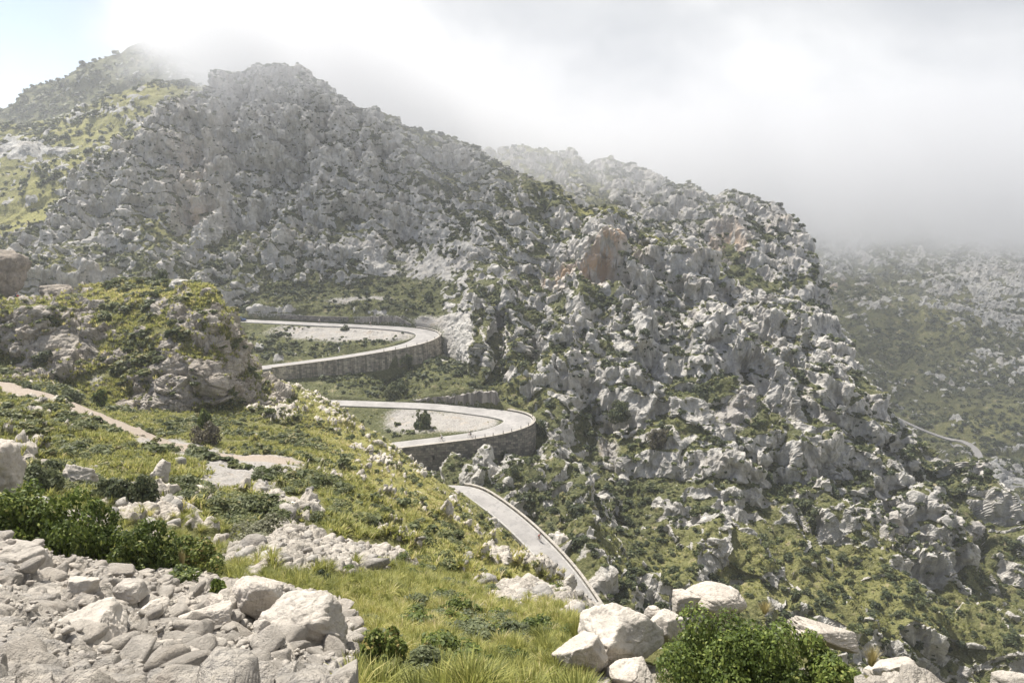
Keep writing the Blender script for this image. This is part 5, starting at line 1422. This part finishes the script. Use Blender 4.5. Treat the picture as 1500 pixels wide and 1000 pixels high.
for k, (R_, px, py, side, flip, js, hm, up, plab, blab) in enumerate(RIDERS):
    p, rz, t = road_spot(R_, px, py, side)
    pitch = math.asin(max(-1, min(1, t[2])))
    b_ = BIKE if k == 0 else copy_tree(BIKE)
    b_.location = p; b_.rotation_euler = (pitch, 0, rz); tag(b_, blab, 'bicycle', 'bicycles on the road')
    pr = make_rider(js, hm, up)
    pr.location = p; pr.rotation_euler = (pitch, 0, rz); tag(pr, plab, 'person', 'cyclists on the road')

# motorcycle and rider on the left road
def make_motorcycle():
    root = empty('motorcycle')
    for y in (-0.68, 0.70):
        w = bpy.data.objects.new('wheel', None); COL.objects.link(w); w.parent = root
        bm = bmesh.new(); torus_bm(bm, 0.25, 0.065, (0, y, 0.315)); from_bm('tyre', bm, M_RUBBER, w)
        bm = bmesh.new(); torus_bm(bm, 0.175, 0.02, (0, y, 0.315)); tube_bm(bm, [(-.07, y, .315), (.07, y, .315)], .05)
        for a in range(5): tube_bm(bm, [(0, y, .315), (0, y + .18 * math.cos(a * 1.257), .315 + .18 * math.sin(a * 1.257))], .014, 6)
        from_bm('rim', bm, M_METAL, w)
    bm = bmesh.new(); tube_bm(bm, [(0, -0.1, 0.42), (0, 0.12, 0.45), (0, 0.3, 0.5)], [0.17, 0.2, 0.12], 12); from_bm('engine', bm, M_METAL, root)
    bm = bmesh.new(); tube_bm(bm, [(0, -0.10, .80), (0, 0.12, .88), (0, 0.34, .86), (0, .42, .80)], [.08, .16, .17, .08], 12); from_bm('fuel_tank', bm, M_RED_J, root)
    bm = bmesh.new(); tube_bm(bm, [(0, -.85, .88), (0, -.55, .84), (0, -.3, .79), (0, -.08, .80)], [.05, .13, .14, .10], 12); from_bm('seat', bm, M_BLACK, root)
    bm = bmesh.new()
    for s in (-1, 1): tube_bm(bm, [(s * .09, .70, .315), (s * .08, .50, .75), (s * .08, .44, .95)], .03); tube_bm(bm, [(s * .1, -.68, .315), (s * .1, -.2, .42)], .03)
    from_bm('fork', bm, M_METAL, root)
    bm = bmesh.new(); tube_bm(bm, [(-.36, .30, 1.03), (-.1, .44, .97), (.1, .44, .97), (.36, .30, 1.03)], .018); from_bm('handlebar', bm, M_BLACK, root)
    bm = bmesh.new(); tube_bm(bm, [(0, .50, .85), (0, .60, .86)], [.10, .085], 14); from_bm('headlight', bm, M_METAL, root)
    bm = bmesh.new(); tube_bm(bm, [(.16, .1, .38), (.17, -.35, .34), (.17, -.80, .45)], [.035, .045, .055]); from_bm('exhaust', bm, M_METAL, root)
    return root
p, rz, t = road_spot(LEFT, 26, 439, -0.6)
mb = make_motorcycle(); mb.location = p; mb.rotation_euler = (0, 0, rz); tag(mb, 'dark motorcycle on the left road in front of the brown rock face', 'motorcycle')
pr = make_rider(M_DARK_J, M_HELMET_D, 0.8); pr.location = p + np.array([0, 0, -0.10]); pr.rotation_euler = (0, 0, rz)
tag(pr, 'person in dark clothes riding the motorcycle on the left road', 'person')

# the blue car
def make_car():
    root = empty('car')
    # stations along y: (y, half width, z low, z belt)
    prof = [(-1.95, .60, .38, .78), (-1.85, .76, .28, .92), (-1.3, .84, .24, .95), (-.4, .86, .22, .95), (.6, .86, .22, .94), (1.2, .83, .24, .86), (1.75, .74, .28, .74), (1.95, .58, .36, .62)]
    bm = bmesh.new(); rings = []
    for y, hw, z0, z1 in prof:
        sec = [(-hw * .9, z0), (hw * .9, z0), (hw, z0 + .12), (hw, (z0 + z1) / 2), (hw * .93, z1), (hw * .5, z1 + .03), (-hw * .5, z1 + .03), (-hw * .93, z1), (-hw, (z0 + z1) / 2), (-hw, z0 + .12)]
        rings.append([bm.verts.new((x_, y, z_)) for x_, z_ in sec])
    for a, b in zip(rings[:-1], rings[1:]):
        for k in range(10): bm.faces.new((a[k], a[(k + 1) % 10], b[(k + 1) % 10], b[k]))
    bm.faces.new(rings[0]); bm.faces.new(rings[-1][::-1])
    from_bm('body', bm, M_BLUE, root)
    def cab(z_in, name, mat, grow, st):
        bm = bmesh.new(); rr = []
        for y, hw, z_ in st:
            rr.append([bm.verts.new((x_, y, zz)) for x_, zz in ((-hw - grow, .93 if z_in is None else z_in), (-hw * .9 - grow, z_ - .03), (-hw * .7, z_ + grow), (hw * .7, z_ + grow), (hw * .9 + grow, z_ - .03), (hw + grow, .93 if z_in is None else z_in))])
        for a, b in zip(rr[:-1], rr[1:]):
            for k in range(6): bm.faces.new((a[k], a[(k + 1) % 6], b[(k + 1) % 6], b[k]))
        bm.faces.new(rr[0]); bm.faces.new(rr[-1][::-1]); return from_bm(name, bm, mat, root, False)
    cab(.90, 'windows', M_GLASS, 0.0, [(-1.75, .72, 1.0), (-1.45, .70, 1.34), (-.5, .70, 1.44), (.2, .70, 1.40), (.95, .74, .98)])
    cab(1.37, 'roof', M_BLUE, 0.012, [(-1.46, .66, 1.385), (-.5, .68, 1.45), (.22, .67, 1.41)])
    for s in (-1, 1):
        for y in (-1.18, 1.22):
            w = bpy.data.objects.new('wheel', None); COL.objects.link(w); w.parent = root; w.location = (s * .78, y, .31)
            bm = bmesh.new(); torus_bm(bm, .225, .085, (0, 0, 0)); from_bm('tyre', bm, M_RUBBER, w)
            bm = bmesh.new(); bmesh.ops.create_cone(bm, cap_ends=True, segments=20, radius1=.19, radius2=.17, depth=.12, matrix=Matrix.Rotation(math.pi / 2, 4, 'Y')); from_bm('rim', bm, M_METAL, w)
        bm = bmesh.new(); bmesh.ops.create_uvsphere(bm, u_segments=12, v_segments=8, radius=.1, matrix=Matrix.Translation((s * .58, 1.80, .62)) @ Matrix.Diagonal((1.3, .6, .6, 1))); from_bm('headlight', bm, M_METAL, root)
        bm = bmesh.new(); bmesh.ops.create_uvsphere(bm, u_segments=12, v_segments=8, radius=.09, matrix=Matrix.Translation((s * .66, -1.86, .78)) @ Matrix.Diagonal((.9, .5, 1.1, 1))); from_bm('tail_light', bm, M_RED_J, root)
        bm = bmesh.new(); bmesh.ops.create_uvsphere(bm, u_segments=10, v_segments=6, radius=.09, matrix=Matrix.Translation((s * .95, .72, .98)) @ Matrix.Diagonal((1, .5, .7, 1))); from_bm('mirror', bm, M_BLUE, root)
    return root
p, rz, t = road_spot(UPPER, 355, 470, -0.7)
car = make_car(); car.location = p; car.rotation_euler = (0, 0, rz); tag(car, 'blue hatchback car on the upper road at the right edge of the outcrop', 'car')
# ------------------------------------------------------------------ haze and cloud
def box_mesh(name, lo, hi):
    v = np.array([[x, y, z] for x in (lo[0], hi[0]) for y in (lo[1], hi[1]) for z in (lo[2], hi[2])], float)
    f = np.array([[0, 1, 3, 2], [4, 6, 7, 5], [0, 4, 5, 1], [2, 3, 7, 6], [0, 2, 6, 4], [1, 5, 7, 3]])
    return mesh_np(name, v, f)
allz = [S_['P'][..., 2] for S_ in SHEETS.values()]
zlo = min(a.min() for a in allz) - 1.0; zhi = max(a.max() for a in allz) + 3.0
m = bpy.data.materials.new('haze'); m.use_nodes = True; nt = NT(m.node_tree); nt.n.clear()
pv = nt.n.new('ShaderNodeVolumePrincipled'); out = nt.n.new('ShaderNodeOutputMaterial'); nt.link(pv.outputs[0], out.inputs[1])
pv.inputs['Color'].default_value = (0.93, 0.96, 1.0, 1); pv.inputs['Anisotropy'].default_value = 0.3; pv.inputs['Density'].default_value = 0.00025
hz = tag(obj('haze', box_mesh('haze', (-1500, -60, zlo), (1700, 1500, zhi)), m), kind='stuff')

m = bpy.data.materials.new('cloud'); m.use_nodes = True; nt = NT(m.node_tree); nt.n.clear()
pv = nt.n.new('ShaderNodeVolumePrincipled'); out = nt.n.new('ShaderNodeOutputMaterial'); nt.link(pv.outputs[0], out.inputs[1])
pv.inputs['Color'].default_value = (0.69, 0.70, 0.722, 1); pv.inputs['Anisotropy'].default_value = 0.35
pos = worldpos(nt)
sp = nt.n.new('ShaderNodeSeparateXYZ'); nt.link(pos, sp.inputs[0])
x, y, z = sp.outputs
# underside of the cloud: falls from the summit towards the right-hand valley
fc = nt.n.new('ShaderNodeFloatCurve'); nt.link(nt.math('DIVIDE', nt.math('ADD', x, 400.0), 1000.0, True), fc.inputs[1])
cv = fc.mapping.curves[0]
def cp(xx, zz): return ((xx + 400) / 1000, (zz + 100) / 250)
pts = [cp(-400, 112), cp(-230, 80), cp(-160, 44), cp(-90, 26), cp(-20, -18), cp(60, -36), cp(120, -36), cp(300, -40), cp(600, -68)]
while len(cv.points) < len(pts): cv.points.new(0.5, 0.5)
for p_, q_ in zip(cv.points, pts): p_.location = q_; p_.handle_type = 'AUTO_CLAMPED'
fc.mapping.update()
zb = nt.math('SUBTRACT', nt.math('MULTIPLY', fc.outputs[0], 250.0), 100.0)
n1 = nt.noise(nt.scale(pos, (1, 1, 1.4)), 0.012, 5, 0.6, 0.4)
n2 = nt.noise(nt.scale(pos, (1, 1, 1.2)), 0.035, 4, 0.6)
hgt = nt.math('ADD', nt.math('SUBTRACT', z, zb), nt.math('ADD', nt.math('MULTIPLY', nt.math('SUBTRACT', n1, 0.5), 150.0), nt.math('MULTIPLY', nt.math('SUBTRACT', n2, 0.5), 95.0)))
d1 = nt.math('MULTIPLY', nt.maprange(hgt, -10.0, 55.0), nt.maprange(hgt, 125.0, 45.0))
west = nt.math('ADD', nt.math('ADD', x, nt.math('MULTIPLY', y, 0.52)), nt.math('MULTIPLY', nt.math('SUBTRACT', n1, 0.5), 170.0))
d2 = nt.maprange(west, -26.0, 60.0)
front = nt.math('ADD', y, nt.math('MULTIPLY', nt.math('SUBTRACT', n1, 0.5), 60.0))
d3 = nt.maprange(front, 265.0, 400.0)
dens = nt.math('MULTIPLY', nt.math('MULTIPLY', d1, d2), d3)
nt.link(nt.math('MULTIPLY', dens, 0.0135), pv.inputs['Density'])
tag(obj('cloud', box_mesh('cloud', (-520, 300, -70), (800, 1250, 300)), m), kind='stuff')
# ------------------------------------------------------------------ sky, sun, cloud, haze, camera
SUN_AZ, SUN_EL = math.radians(-46), math.radians(58)
w = bpy.data.worlds.new('World'); scene.world = w; w.use_nodes = True
nt = NT(w.node_tree); nt.n.clear()
sky = nt.new('ShaderNodeTexSky'); sky.sky_type = 'NISHITA'; sky.sun_disc = False
sky.sun_elevation = SUN_EL; sky.sun_rotation = SUN_AZ % (2 * math.pi)
sky.altitude = 300; sky.air_density = 1.0; sky.dust_density = 0.6
bg = nt.new('ShaderNodeBackground'); bg.inputs[1].default_value = 0.1
wo = nt.new('ShaderNodeOutputWorld')
dirv = nt.n.new('ShaderNodeTexCoord').outputs['Generated']
sx = nt.n.new('ShaderNodeSeparateXYZ'); nt.link(dirv, sx.inputs[0])
cn = nt.noise(nt.scale(dirv, (1, 1, 1.6)), 2.2, 6, 0.55)
# clear sky only to the far left (west); cloud everywhere else
side = nt.math('ADD', nt.math('MULTIPLY', sx.outputs[0], 1.0), nt.math('MULTIPLY', sx.outputs[1], 0.50))
cov = nt.maprange(nt.math('ADD', side, nt.math('MULTIPLY', nt.math('SUBTRACT', cn, 0.5), 0.35)), -0.17, 0.04, 0.25, 1.0)
cc = nt.ramp(nt.noise(nt.scale(dirv, (1, 1, 1.7)), 2.3, 6, 0.5, 0.3), [(0.36, (2.5, 2.62, 2.85)), (0.5, (3.4, 3.48, 3.62)), (0.64, (4.9, 4.92, 4.95))])
nt.link(nt.mix(cov, nt.mix(1.0, sky.outputs[0], (0.80, 0.77, 0.85), 'MULTIPLY'), cc), bg.inputs[0])
nt.link(bg.outputs[0], wo.inputs[0])

sun = bpy.data.lights.new('sun', 'SUN'); sun.energy = 4.9; sun.angle = math.radians(0.9); sun.color = (1.0, 0.95, 0.87)
so = bpy.data.objects.new('sun', sun); COL.objects.link(so)
sd = Vector((math.sin(SUN_AZ) * math.cos(SUN_EL), math.cos(SUN_AZ) * math.cos(SUN_EL), math.sin(SUN_EL)))
so.rotation_euler = sd.to_track_quat('Z', 'Y').to_euler()

cam = bpy.data.cameras.new('camera'); cam.lens = 24; cam.sensor_width = 36; cam.clip_end = 6000; cam.clip_start = 0.1
co = bpy.data.objects.new('camera', cam); COL.objects.link(co)
co.rotation_euler = (math.pi / 2 - PITCH, 0, 0)
scene.camera = co

scene.view_settings.view_transform = 'Standard'; scene.view_settings.look = 'None'
scene.view_settings.gamma = 1.0; scene.view_settings.exposure = 1.0
scene.render.engine = 'CYCLES'
scene.cycles.use_denoising = True
scene.cycles.max_bounces = 6; scene.cycles.diffuse_bounces = 3; scene.cycles.volume_bounces = 3; scene.cycles.transparent_max_bounces = 8
